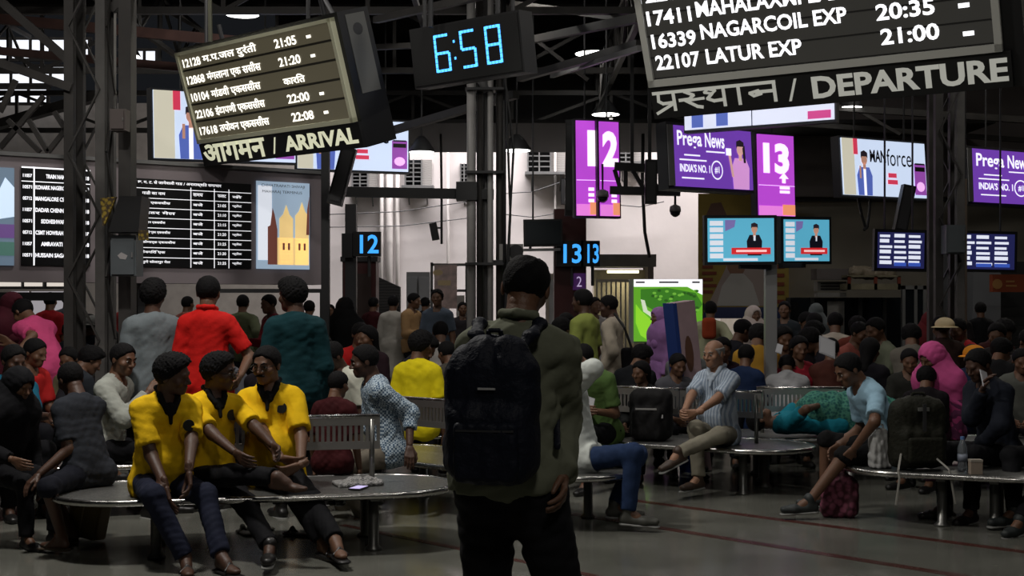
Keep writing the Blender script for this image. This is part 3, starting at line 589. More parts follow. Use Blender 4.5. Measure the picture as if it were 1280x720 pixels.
for i, t in enumerate(rowsE):
    L = Lines(-.026); zc = z1-Hh*(.09+.115*i); wd = .15 if i in (0,) else (.22 if len(t) < 16 else .30); L.put(t, x0+W_*(.5-wd), x0+W_*(.5+wd), zc-.022, zc+.022, .03); L.put('11057'[i % 3:]+'12'[:i % 3], x0+W_*.02, x0+W_*.15, zc-.018, zc+.018, .03); L.put('18', x0+W_*.93, x0+W_*.98, zc-.02, zc+.02, .03); L.build('lettering', em('led_text_bright', (245, 245, 250), 1.1), o)
L = Lines(-.026)
L.quad(x0, x1, z1-.015, z1); L.quad(x0, x1, z1-Hh*.145-.008, z1-Hh*.145)
for f in (.17, .83): L.quad(x0+W_*f, x0+W_*f+.014, z0, z1)
L.build('grid_lines', em('led_text_bright', (245, 245, 250), 1.1), o)
o, x0, x1, z0, z1 = quadpx('train_chart', m_scr, 157, 222, 313, 336)
L = Lines(-.026); W_ = x1-x0; Hh = z1-z0; L.put('मुंबई छ. म. ट. से जानेवाली गाड / अनाराक्षित समाचार', x0+.02, x0+W_*.75, z1-.065, z1-.015, .02); L.build('lettering', e_txt, o); G_ = Lines(-.026)
names = ['गाडी का नाम', 'मेल एकससीस', 'दादर मेल', 'उद्यान एकससीस', 'सिद्धेश्वर एकससीस', 'कोणार्क एकससीस', 'देवगिरि एक', 'पुणे सोलापुर मेल']
for i, t in enumerate(names):
    L = Lines(-.026); zc = z1-Hh*(.16+.112*i); G_.quad(x0, x1, zc+.046, zc+.053); L.put(t, x0+W_*.12, x0+W_*(.3+.04*(i % 3)), zc-.018, zc+.022, .02)
    L.put('बजे' if i else 'समय', x0+W_*.52, x0+W_*.60, zc-.016, zc+.02, .02); L.put('21:%02d' % (5*i) if i else 'फलाट', x0+W_*.72, x0+W_*.79, zc-.015, zc+.018, .02); L.put('प्लेट' if i else 'के', x0+W_*.84, x0+W_*.92, zc-.016, zc+.02, .02); L.build('lettering', e_txt, o)
for f in (.5, .69, .81): G_.quad(x0+W_*f, x0+W_*f+.009, z0, z1-.075)
G_.build('grid_lines', e_txt, o)
def sil(pts): return [(x0+W_*a, z0+Hh*b) for a, b in pts]
o, x0, x1, z0, z1 = quadpx('picture_screen', em('sky_blue', (150, 170, 190), .75), 320, 226, 386, 337); W_ = x1-x0; Hh = z1-z0
L = Lines(-.024); L.quad(x0+W_*.02, x0+W_*.28, z0+Hh*.1, z0+Hh*.95); L.build('pale_cloud', em('cloud_white', (225, 230, 240), .8), o)
L = Lines(-.026)
for a, b, t in ((.42, .68, .58), (.72, .98, .62)): L.poly(sil([(a, .05), (b, .05), (b, t), ((a+b)/2+.06, t+.05), ((a+b)/2, t+.16), ((a+b)/2-.06, t+.05), (a, t)]))
L.poly(sil([(.3, .05), (.98, .05), (.98, .36), (.3, .36)])); L.build('lit_building', em('amber_stone', (228, 195, 130), .85), o)
L = Lines(-.028); L.poly(sil([(.2, .05), (.38, .05), (.38, .45), (.33, .62), (.29, .7), (.25, .5), (.2, .48)])); L.poly(sil([(.93, .4), (.99, .4), (.99, .85), (.95, .7)])); [L.quad(x0+W_*(a-.02), x0+W_*(a+.02), z0+Hh*.22, z0+Hh*.3) for a in (.5, .6, .8, .9)]; L.build('dark_towers', em('brown_stone', (120, 70, 60), .5), o)
L = Lines(-.03); L.put('CHHATRAPATI SHIVAJI', x0+W_*.08, x0+W_*.9, z1-Hh*.07, z1-Hh*.03); L.put('MAHARAJ TERMINUS', x0+W_*.1, x0+W_*.85, z1-Hh*.14, z1-Hh*.10); L.build('lettering', m_dark, o)
o, x0, x1, z0, z1 = quadpx('picture_screen', em('dusk_blue', (110, 130, 150), .5), -60, 206, 17, 332); W_ = x1-x0; Hh = z1-z0
L = Lines(-.024); L.poly(sil([(.55, .45), (1, .5), (1, .8), (.85, .9), (.7, .7)])); L.build('bright_cloud', em('cloud_glow', (200, 220, 240), .85), o); L = Lines(-.026); L.quad(x0, x1, z0+Hh*.28, z0+Hh*.42); L.build('purple_band', em('violet', (110, 80, 140), .5), o); L = Lines(-.026); L.quad(x0, x1, z0+Hh*.1, z0+Hh*.24); L.build('green_band', em('dull_green', (80, 120, 110), .5), o)
# --- platform number signs
def numsign(pos, yaw, w, h, text, lab, arrow, cols=('violet_a', (190, 75, 215))):
    B = Board('platform_sign', pos, yaw, -2, 0, lab, 'sign'); r = B.root; MB().box(-w/2-.03, w/2+.03, .01, .12, -h/2-.03, h/2+.03).build('housing', m_dark, r)
    MB().box(-w/2, w/2, -.01, .01, -h/2+.0, h/2).build('lit_face', em(cols[0], cols[1], .85), r)
    L = Lines(-.014); L.put(text, -w*.36 if text != '1' else w*.05, w*.36 if text == '13' else w*.46, h*.02, h*.40, .05)
    if arrow: L.poly([(-.03+w*.2, -.1), (.03+w*.2, -.1), (.03+w*.2, -.04), (.08+w*.2, -.04), (w*.2, .04), (-.08+w*.2, -.04), (-.03+w*.2, -.04)])
    for z in ((-.24, -.30, -.36) if not arrow else (-.17, -.22)): L.quad(w*.08, w*.36, h*z, h*(z+.035))
    L.quad(-w/2, w/2, h*-.13, h*-.125); L.build('numeral', em('sign_white', (255, 235, 255), 1.1), r)
    L = Lines(-.013); L.quad(-w/2, w/2, -h*.5, -h*.38); L.build('pink_band', em('sign_pink', (235, 130, 225), .9), r); L = Lines(-.015); L.quad(w*.15, w*.5, -h*.49, -h*.36); L.build('orange_patch', em('sign_orange', (240, 150, 110), .9), r); B.hang((0,), h*.4)
numsign((1.094, 20, 3.516), 12, .31, 1.40, '1', 'left half of the tall purple platform 12 sign', 0); numsign((1.43, 20, 3.504), 20, .31, 1.39, '2', 'right half of the tall purple platform 12 sign', 0)
numsign((3.494, 18, 3.227), 28, .60, 1.07, '13', 'tall purple platform 13 sign with arrow', 1)
def bluenum(u, v, d, t, lab, s=1.0, w=.42):
    p = at(u, v, d); e = empty('number_display', p, label=lab, cat='display'); MB().box(-w/2-.07, w/2, 0, .12, -.2*s, .2*s).build('housing', m_sign, e); L = Lines(-.01); L.put(t, -w*.38, w*.42, -.15*s, .15*s, .02); L.build('digits', em('digit_blue', (60, 160, 245), 1.15), e)
    MB().bar((0, .06, -.2*s), (0, .06, -.5), .05, n=6).build('stem', m_dark, e)
bluenum(461, 305, 20.86, '12', 'small black display with blue 12 on the square post', .95, .36); bluenum(715, 317, 21.1, '13', 'left blue 13 number display on the maroon pillar', 1.0, .35); bluenum(741, 317, 21.1, '13', 'right blue 13 number display on the maroon pillar', 1.0, .22)
o = box('dark_housing', 0, .16, 0, .15, 0, .37, m_black); o.location = at(427, 322, 20.8); tag(o, 'black housing left of the square post beside the 12', 'box')
# --- adverts
def person_pic(L1, L2, L3, x, z, s):    # flat portrait printed on the screen: shirt, skin, hair
    L1.poly([(x-.17*s, z), (x+.17*s, z), (x+.19*s, z+.35*s), (x+.12*s, z+.5*s), (x-.12*s, z+.5*s), (x-.19*s, z+.35*s)])
    L2.poly([(x+.075*s*cos(t), z+.64*s+.1*s*sin(t)) for t in np.linspace(0, 5.9, 14)]); L2.quad(x-.035*s, x+.035*s, z+.46*s, z+.58*s)
    L3.poly([(x-.085*s, z+.65*s), (x-.06*s, z+.69*s), (x+.06*s, z+.69*s), (x+.085*s, z+.65*s), (x+.08*s, z+.76*s), (x+.0*s, z+.80*s), (x-.08*s, z+.77*s)])
def advert_blue(pos, yaw, tilt, roll, w, h, lab, hang=0):
    B = Board('advert_screen', pos, yaw, tilt, roll, lab, 'screen'); r = B.root; MB().box(-w/2-.03, w/2+.03, .01, .16, -h/2-.03, h/2+.03).build('housing', m_dark, r)
    MB().box(-w/2, w/2, -.01, .01, -h/2, h/2).build('lit_face', em('ad_pale_blue', (205, 220, 245), .92), r)
    L = Lines(-.014); L.quad(-w*.5, -w*.36, -h/2, h/2); L.build('cream_edge', em('ad_cream', (205, 200, 180), .85), r)
    a, b, c = Lines(-.016), Lines(-.018), Lines(-.020); person_pic(a, b, c, -w*.25, -h/2, h*1.0)
    b.quad(-w*.31, -w*.29, -h*.2, h*.02); a.build('blue_jacket', em('jacket', (85, 105, 185), .8), r); b.build('skin_tone', em('ad_skin', (190, 140, 120), .75), r); c.build('dark_hair', em('ad_hair', (45, 35, 45), .5), r)
    L = Lines(-.018); L.quad(-w*.265, -w*.235, -h*.5, -h*.03); L.build('white_tee', em('ad_white', (245, 245, 250), 1), r)
    L = Lines(-.018); L.put('MAN', -w*.18, w*.01, h*.10, h*.32, .03); L.put('force', w*.02, w*.32, h*.05, h*.36, .0); L.build('lettering', mat('ad_ink', (.01, .01, .03)), r)
    L = Lines(-.018); L.quad(w*.02, w*.14, -h*.28, -h*.20); L.quad(w*.03, w*.13, -h*.16, -h*.08); L.quad(-w*.37, -w*.32, h*.22, h*.5); L.build('red_label', em('ad_red', (215, 60, 90), .8), r)
    L = Lines(-.018); L.quad(w*.35, w*.49, -h*.45, h*.12); L.build('product_pack', em('ad_violet', (150, 75, 170), .8), r); L = Lines(-.020); L.quad(w*.36, w*.48, -h*.02, h*.06); L.quad(w*.36, w*.48, h*.10, h*.13); L.build('pack_band', m_dark, r)
    L = Lines(-.022); L.poly([(w*.42+.05*w*cos(t), -h*.3+.09*h*sin(t)) for t in np.linspace(0, 5.9, 12)]); L.build('pack_glow', em('ad_pink', (240, 180, 240), 1), r); B.hang((-w*.3, w*.3), h*.3)
    return B
advert_blue((-3.991, 19, 3.99), 35, 1.3, -1.5, 2.1, .92, 'white and blue advert screen behind the left end of the arrivals board')
advert_blue((-2.565, 22, 4.08), 15.8, -1.3, .4, 1.8, .81, 'white and blue advert screen behind the right end of the arrivals board')
B = advert_blue((5.205, 19, 3.413), 31.6, -3.9, -.3, 1.64, .782, 'white and blue advert screen on the right with two drooping cables'); 
for x, w_ in ((-.45, .12), (-.2, -.1)): MB().path([(x, .1, -.39), (x+w_*.5, .1, -.65), (x+w_, .1, -.82), (-.36, .1, -.86)], .02, 6).build('drooping_cable', m_black, B.root)
def advert_purple(pos, yaw, tilt, roll, w, h, lab):
    B = Board('advert_screen', pos, yaw, tilt, roll, lab, 'screen'); r = B.root; MB().box(-w/2-.10, w/2+.03, .01, .2, -h/2-.04, h/2+.04).build('housing', m_dark, r); MB().box(-w/2-.10, -w/2-.01, -.02, .0, -h/2, h/2).build('side_bezel', m_lead, r)
    MB().box(-w/2, w/2, -.01, .01, -h/2, h/2).build('lit_face', em('ad_purple', (112, 62, 175), .8), r)
    L = Lines(-.014); L.put('Prega', -w*.46, -w*.15, h*.10, h*.42, .02); L.put('News', -w*.11, w*.14, h*.17, h*.42, .02); L.put('INDIA’S NO. 1', -w*.44, -w*.06, -h*.26, -h*.13, .03)
    for z, a, b in ((.02, -.38, -.18), (-.06, -.44, -.1), (-.36, -.42, -.14), (.1, -.1, .14)): L.quad(w*a, w*b, h*z-.008, h*z+.010)
    for t in np.linspace(0, 2*pi, 25)[:-1]: L.poly([(w*.03+.075*w*cos(q)*k_, -h*.2+.16*h*sin(q)*k_) for q, k_ in ((t, 1), (t+.27, 1), (t+.27, .86), (t, .86))])
    L.put('#1', w*.0, w*.06, -h*.26, -h*.14, .02); L.build('lettering', em('ad_white', (245, 245, 250), 1), r)
    a, b, c = Lines(-.016), Lines(-.018), Lines(-.020); person_pic(a, b, c, w*.34, -h/2, h*1.05); b.poly([(w*.22, -h*.3), (w*.25, -h*.3), (w*.21, h*.12), (w*.18, h*.1)]); c.poly([(w*.38, -h*.05), (w*.41, -h*.05), (w*.40, h*.25), (w*.37, h*.2)])
    a.build('pink_blouse', em('blouse', (215, 150, 215), .85), r); b.build('skin_tone', em('ad_skin2', (215, 165, 160), .8), r); c.build('dark_hair', em('ad_hair', (45, 35, 45), .5), r); L = Lines(-.022); L.quad(w*.15, w*.22, h*.06, h*.18); L.build('white_stick', em('ad_white', (245, 245, 250), 1), r); B.hang((-w*.3, w*.3), h*.3)
advert_purple((2.519, 17, 3.352), 34, -3.6, -.2, 1.3, .75, 'purple advert screen with a woman, between the 12 and 13 signs'); advert_purple((7.80, 21, 3.459), 29.1, -2.8, .2, 1.95, .81, 'purple advert screen with a woman at the right edge')
# narrow bottom of two adverts showing under the departures board
B = Board('advert_screen', at(948, 145, 15.5), -26, 0, -1, 'pair of advert screens partly hidden behind the departures board', 'screen'); r = B.root
x0, x1 = B.uv(856, 150)[0], B.uv(1043, 145)[0]; z0 = B.uv(856, 163)[1]; W_ = x1-x0
MB().box(x0-.02, x1+.02, .02, .14, z0-.03, z0+.55).build('housing', m_dark, r); B.hang((-.5, .6), z0+.4)
for a, b in ((0, .455), (.465, 1)): MB().box(x0+W_*a, x0+W_*b, -.01, .01, z0, z0+.5).build('lit_face', em('ad_pale_blue2', (215, 220, 240), .9), r)
for a, b, n_, c in ((.05, .13, 'jacket', None), (.22, .3, 'jacket', None), (.83, .98, 'ad_pinkred', (205, 70, 140))): L = Lines(-.014); L.quad(x0+W_*a, x0+W_*b, z0+.02, z0+(.3 if a < .5 else .11)); L.build('printed_figure', em(n_, c or (85, 105, 185), .8), r)
# --- television screens
def news_tv(u, v, d, w, h, yaw, lab):
    B = Board('television', at(u, v, d), yaw, 0, -.5, lab, 'screen'); r = B.root; MB().box(-w/2-.03, w/2+.03, 0, .08, -h/2-.03, h/2+.03).build('housing', m_black, r)
    MB().box(-w/2, w/2, -.01, 0, -h/2, h/2).build('screen', em('news_cyan', (90, 175, 205), .75), r); MB().bar((0, .06, -h/2-.04), ((.32, .12, -h/2-.05) if yaw < 10 else (-.43, -.25, -h/2-.05)), .05).build('bracket', m_dark, r)
    L = Lines(-.012)
    for i in range(6): L.quad(-w*.47, -w*.27, -h*.42+h*.15*i, -h*.31+h*.15*i)
    L.quad(-w*.27, w*.25, -h*.48, -h*.42); L.build('side_panels', em('news_white', (215, 220, 230), .8), r)
    L = Lines(-.012); L.poly([(-w*.24, h*.2), (-w*.1, h*.3), (-w*.08, h*.46), (-w*.24, h*.46)]); L.build('logo_patch', em('news_violet', (120, 110, 170), .7), r)
    a, b, c = Lines(-.014), Lines(-.016), Lines(-.018); person_pic(a, b, c, w*.2, -h*.36, h*.95); a.build('dark_suit', em('suit', (22, 24, 38), .3), r); b.build('skin_tone', em('ad_skin', (190, 140, 120), .75), r); c.build('dark_hair', em('ad_hair', (45, 35, 45), .5), r)
    L = Lines(-.02); L.quad(w*.185, w*.215, -h*.02, h*.1); L.build('shirt_front', em('news_white', (215, 220, 230), .8), r)
    L = Lines(-.022); L.quad(-w*.15, w*.44, -h*.33, -h*.18); L.build('red_caption', em('news_red', (205, 40, 45), .8), r); L = Lines(-.024); L.quad(-w*.08, w*.38, -h*.28, -h*.23); L.build('caption_line', em('news_white2', (250, 200, 200), .8), r)
news_tv(926, 300, 13.0, .645, .415, 5, 'news television left of the screen post'); news_tv(1008, 300.5, 13.6, .51, .415, 18, 'news television right of the screen post')
def data_tv(u, v, d, w, h, yaw, seed, lab):
    B = Board('television', at(u, v, d), yaw, 0, 1, lab, 'screen'); r = B.root; MB().box(-w/2-.04, w/2+.04, 0, .08, -h/2-.04, h/2+.04).build('housing', m_black, r); MB().box(-w/2, w/2, -.01, 0, -h/2, h/2).build('screen', em('navy_screen', (38, 40, 90), .6), r)
    q = random.Random(seed); L = Lines(-.012)
    for i in range(6):
        for j in range(3):
            x = -w*.46+w*.31*j; z = h*.36-h*.15*i; L.quad(x, x+w*(.2+.08*q.random()), z, z+h*(.07 if q.random() < .6 else .1))
    L.build('white_rows', em('row_white', (225, 230, 245), .9), r); L = Lines(-.014); [L.quad(-w*.15+w*.31*j, w*.11+w*.31*j, -h*.44, -h*.34) for j in (0, 1)]; L.build('blue_rows', em('row_blue', (60, 90, 190), .7), r); B.hang((-w*.3, w*.3), h*.3); MB().bar((0, .08, 0), (0, .3, .1), .08).build('bracket', m_dark, r)
data_tv(1126, 313, 17.5, .62, .46, 6, 3, 'blue and white timetable screen left of the right lattice column'); data_tv(1231, 314.5, 18.5, .82, .48, 3, 8, 'blue and white timetable screen right of the right lattice column')
B = Board('television', at(679, 291, 21), 4, 0, -1, 'switched-off dark television left of the 13 displays', 'screen'); B.hang((-.15,), .1); MB().box(-.30, .30, 0, .1, -.21, .21).build('housing', m_black, B.root); MB().box(-.27, .27, -.01, 0, -.18, .18).build('screen', mat('dull_screen', (.02, .025, .028), rough=.2), B.root); MB().bar((-.2, .05, -.2), (-.2, .05, -.26), .04).build('bracket', m_dark, B.root)
MB().box(-.34, .26, -.02, .1, -.28, -.24).build('shelf', m_lead, B.root)
# green picture screen on the floor stand
B = Board('picture_screen', at(835, 388, 17.5), -3, 0, 0, 'bright green landscape screen standing behind the crowd', 'screen'); r = B.root; w, h = .88, .80
MB().box(-w/2-.06, w/2, .01, .12, -h/2-.02, h/2).build('housing', mat('screen_grey', (.25, .25, .25)), r); MB().box(-w/2, w/2, -.01, .01, -h/2, h/2).build('lit_face', em('grass_green', (95, 165, 40), .8), r)
def fl_(n, m, y, pts): L = Lines(y); L.poly([(w*(a-.5), h*(b-.5)) for a, b in pts]); L.build(n, m, r)
fl_('sky', em('ad_white', (245, 245, 250), 1), -.014, [(0, .88), (.78, .88), (1, .75), (1, 1), (0, 1)]); fl_('dark_green_hill', em('deep_green', (60, 125, 35), .7), -.016, [(.1, .62), (.3, .5), (.9, .45), (1, .6), (.9, .78), (.5, .86), (.1, .84)])
for i in range(26):
    q = random.Random(i); a, b = .2+.75*q.random(), .5+.33*q.random(); fl_('bush', em('leaf_green', (110, 175, 60), .8) if i % 2 else em('deep_green2', (45, 95, 30), .6), -.018, [(a+.03*cos(t), b+.022*sin(t)) for t in np.linspace(0, 5.5, 7)])
fl_('white_stream', em('stream_white', (205, 215, 190), .85), -.02, [(.1, .68), (.16, .66), (.2, .5), (.34, .42), (.5, .3), (.42, .26), (.3, .36), (.14, .48)]); fl_('bright_meadow', em('meadow', (135, 205, 45), .9), -.019, [(.03, .6), (.1, .5), (.3, .3), (.24, .0), (.1, .1), (.03, .3)])
L = Lines(-.02); [L.quad(w*(a-.5), w*(b-.5), h*.44, h*.465) for a, b in ((.03, .16), (.37, .65), (.85, .96))]; L.build('caption', m_dark, r)
for x in (-.3, .3): MB().box(x, x+.05, .04, .09, -1.45, -h/2).build('leg', m_dark, r)
# yellow banner with a portrait
B = Board('banner', at(935, 318, 24.0), 0, 0, 0, 'large yellow banner with a portrait behind the screen post', 'banner'); r = B.root; x0, x1, z0, z1 = B.rect(873, 242, 986, 398); W_ = x1-x0; Hh = z1-z0
MB().box(x0, x1, 0, .04, z0, z1).build('sheet', mat('banner_yellow', (.30, .21, .035), var=.3, vs=2), r)
def bp_(n, m, y, pts): L = Lines(y); L.poly(sil(pts)); L.build(n, m, r)
bp_('orange_arch', mat('banner_brown', (.14, .07, .05)), -.004, [(.07, .5), (.07, .8), (.14, .92), (.25, .93), (.33, .8), (.35, .6)]); bp_('pale_ground', mat('banner_pale', (.30, .24, .22)), -.006, [(.1, .1), (.75, .1), (.75, .45), (.6, .6), (.4, .6), (.3, .4)])
bp_('portrait_face', mat('banner_face', (.2, .10, .06)), -.008, [(.42+.11*cos(t), .45+.12*sin(t)) for t in np.linspace(0, 5.9, 14)]); bp_('portrait_shirt', mat('banner_shirt', (.4, .38, .36)), -.010, [(.2, .1), (.68, .1), (.6, .28), (.5, .36), (.36, .36), (.26, .26)]); bp_('portrait_hair', mat('banner_hair', (.03, .02, .02)), -.012, [(.31, .5), (.53, .5), (.5, .6), (.42, .63), (.34, .6)])
L = Lines(-.012); [L.quad(x0+W_*.04, x0+W_*(.16+.04*(i % 2)), z0+Hh*(.2+.05*i), z0+Hh*(.225+.05*i)) for i in range(7)]; [L.quad(x0+W_*.8, x0+W_*.95, z0+Hh*(.12+.07*i), z0+Hh*(.15+.07*i)) for i in range(8)]; L.build('lettering', mat('banner_red', (.16, .03, .01)), r); bp_('blue_foot', mat('banner_blue', (.02, .03, .1)), -.014, [(0, 0), (1, 0), (1, .09), (0, .09)])
# small purple number plate on the maroon pillar
B = Board('number_plate', at(724, 352, 21.22), 0, 0, 0, 'small purple plate with a white 2 on the maroon pillar', 'sign'); MB().box(-.1, .1, 0, .02, -.13, .13).build('plate', em('plate_purple', (70, 35, 90), .4), B.root); L = Lines(-.004); L.put('2', -.04, .04, -.08, .08); L.build('numeral', em('plate_white', (200, 180, 220), .6), B.root)
# ================================================================= people
def A(*x): return np.array(x, float)
def rx(a): a = R(a); return A([1,0,0],[0,cos(a),-sin(a)],[0,sin(a),cos(a)])
def ry(a): a = R(a); return A([cos(a),0,sin(a)],[0,1,0],[-sin(a),0,cos(a)])
def rz(a): a = R(a); return A([cos(a),-sin(a),0],[sin(a),cos(a),0],[0,0,1])
def ik(a, t, l1, l2, pole):
    d = t-a; L = np.linalg.norm(d)
    if L > (l1+l2)*.995: t = a+d/L*(l1+l2)*.995; d = t-a; L = np.linalg.norm(d)
    if L < abs(l1-l2)+.03: L = abs(l1-l2)+.03
    u = d/np.linalg.norm(d); x = (l1*l1-l2*l2+L*L)/(2*L); hh = math.sqrt(max(l1*l1-x*x, 0))
    p = A(*pole); p = p-u*(p@u); p = p/(np.linalg.norm(p)+1e-9)
    return a+u*x+p*hh, t
HEADC = {}
def head_mesh(h, fem=False):
    key = ('h', h, fem)
    if key not in HEADC:
        p = [ell((0, .012, .03), (.077, .097, .086)), ell((0, -.028, -.045), (.056, .062, .066), k=.03), ell((0, -.066, -.088), (.026, .024, .022), k=.03),
             seg((-.03, -.08, .022), (.03, -.08, .022), .012, k=.02), ell((-.046, -.056, -.022), (.024, .026, .024)), ell((.046, -.056, -.022), (.024, .026, .024)),
             seg((0, -.086, .012), (0, -.109, -.026), .0085, .0125, k=.012), ell((-.012, -.096, -.031), (.009, .011, .008), k=.008), ell((.012, -.096, -.031), (.009, .011, .008), k=.008),
             ell((0, -.086, -.056), (.024, .012, .0065), k=.008), ell((0, -.085, -.067), (.02, .012, .007), k=.008),
             ell((-.079, .012, -.004), (.009, .019, .031), k=.008), ell((.079, .012, -.004), (.009, .019, .031), k=.008),
             seg((0, .028, -.06), (0, .045, -.17), .054, .058, k=.03)]
        def carve(X, Y, Z):
            a = np.sqrt((X-.032)**2+(Y+.108)**2+(Z-.002)**2); b = np.sqrt((X+.032)**2+(Y+.108)**2+(Z-.002)**2)
            return np.maximum(.0215-a, .0215-b)
        HEADC[key] = sdf_mesh(p, h, carve=carve if h < .008 else None)
    return HEADC[key]
def hair_mesh(style, h):
    key = (style, h)
    if key in HEADC: return HEADC[key]
    infl = {'short': .010, 'thick': .020, 'bald': .005, 'long': .016, 'thin': .007}.get(style, .016)
    p = [ell((0, .012, .03), (.077+infl, .097+infl, .086+infl))]
    wob = lambda X: .005*np.sin(X*140)+.004*np.sin(X*61+1)
    if style == 'thick': p += [ell((0, -.02, .085), (.075, .075, .05), k=.03)]
    if style == 'long': p += [seg((0, .06, .0), (0, .1, -.2), .075, .05, k=.05)]
    if style == 'bun': p += [ell((0, .12, -.02), (.04, .04, .04), k=.01)]
    low = -.25 if style == 'long' else -.092
    def carve(X, Y, Z):
        zl = np.interp(Y, [-.13, -.08, -.055, -.02, .012, .04, .07], [.088, .076, .050, .004, -.034, -.06 if low > -.1 else low, low])
        d = (zl-Z+wob(X))*.9
        if style == 'bald': d = np.maximum(d, np.minimum(Z-.055+.25*np.maximum(Y-.05, 0), .02))
        if style == 'thin': d = np.maximum(d, -(np.sqrt((X)**2+(Y-.03)**2+(Z-.135)**2)-.055))
        return d
    def add(X, Y, Z):
        zl = np.interp(Y, [-.13, -.08, -.055, -.02, .012, .04, .07], [.088, .076, .050, .004, -.034, -.06 if low > -.1 else low, low])
        return np.clip(infl+.002-(Z-zl-wob(X))*1.0, 0, infl+.002)
    HEADC[key] = sdf_mesh(p, h, carve=carve, add=add, noise=.002 if style != 'thick' else .005, nf=95, seed=len(style)); return HEADC[key]
def hand_mesh(curl, h, side=1):
    key = ('hand', curl, h, side)
    if key in HEADC: return HEADC[key]
    # wrist at origin, fingers along +Y, palm facing -Z, thumb on -X (side=1)
    p = [seg((0, -.05, 0), (0, .01, 0), .026, .024, M=A([1,0,0],[0,1,0],[0,0,1.25]), k=.02)]
    for i, (x, L) in enumerate(((-.031, .93), (-.0105, 1.0), (.0105, .95), (.030, .78))):
        k0 = A(x*.95, .082-abs(x+.008)*.25, 0); p.append(seg((x*.55, .01, 0), k0, .013, .0115, k=.012))
        ang = 8; q = k0; dirx = x*2.2
        for ph, (l, r0, r1) in enumerate(((.044, .0098, .009), (.028, .009, .0082), (.021, .0082, .007))):
            ang += curl*(38, 46, 30)[ph]; d = A(dirx*.25*(1-curl*.6), cos(R(ang)), -sin(R(ang))); e = q+d*l*L; p.append(seg(q, e, r0, r1, k=.003)); q = e
    t0 = A(-.02, .012, -.008); t1 = A(-.046, .045, -.016); t2 = t1+A(-.012+.02*curl, .032, -.008-.012*curl); t3 = t2+A(.0+.014*curl, .026, -.006-.01*curl)
    p += [seg(t0, t1, .0145, .0125, k=.012), seg(t1, t2, .0115, .0105, k=.004), seg(t2, t3, .0105, .0085, k=.004)]
    V, Q = sdf_mesh(p, h)
    if side < 0: V = V*A(-1, 1, 1); Q = np.asarray(Q)[:, ::-1]
    HEADC[key] = (V, Q); return HEADC[key]
SKIN = {}
def skin(t='mid'):
    c = {'mid': (.15, .072, .040), 'dark': (.075, .034, .020), 'light': (.34, .18, .11)}[t]
    return mat('skin_'+t, c, rough=.52, var=.18, vs=9, bump=.15, bs=120)
def cloth(name, rgb, **k):
    k.setdefault('rough', .85); k.setdefault('bump', .35); k.setdefault('bs', 14); k.setdefault('var', .15); k.setdefault('spec', .2)
    return mat('cloth_'+name, s2l(*rgb), **k)
def frame_to(dirv, palm):               # columns: x side, y finger direction, z back of hand
    y = dirv/np.linalg.norm(dirv); n = -palm; z = n-y*(n@y); z /= (np.linalg.norm(z)+1e-9); x = np.cross(y, z); return np.stack([x, y, z], 1)
def xf(VQ, M, o, s=1): return (VQ[0]*s) @ M.T+o, VQ[1]
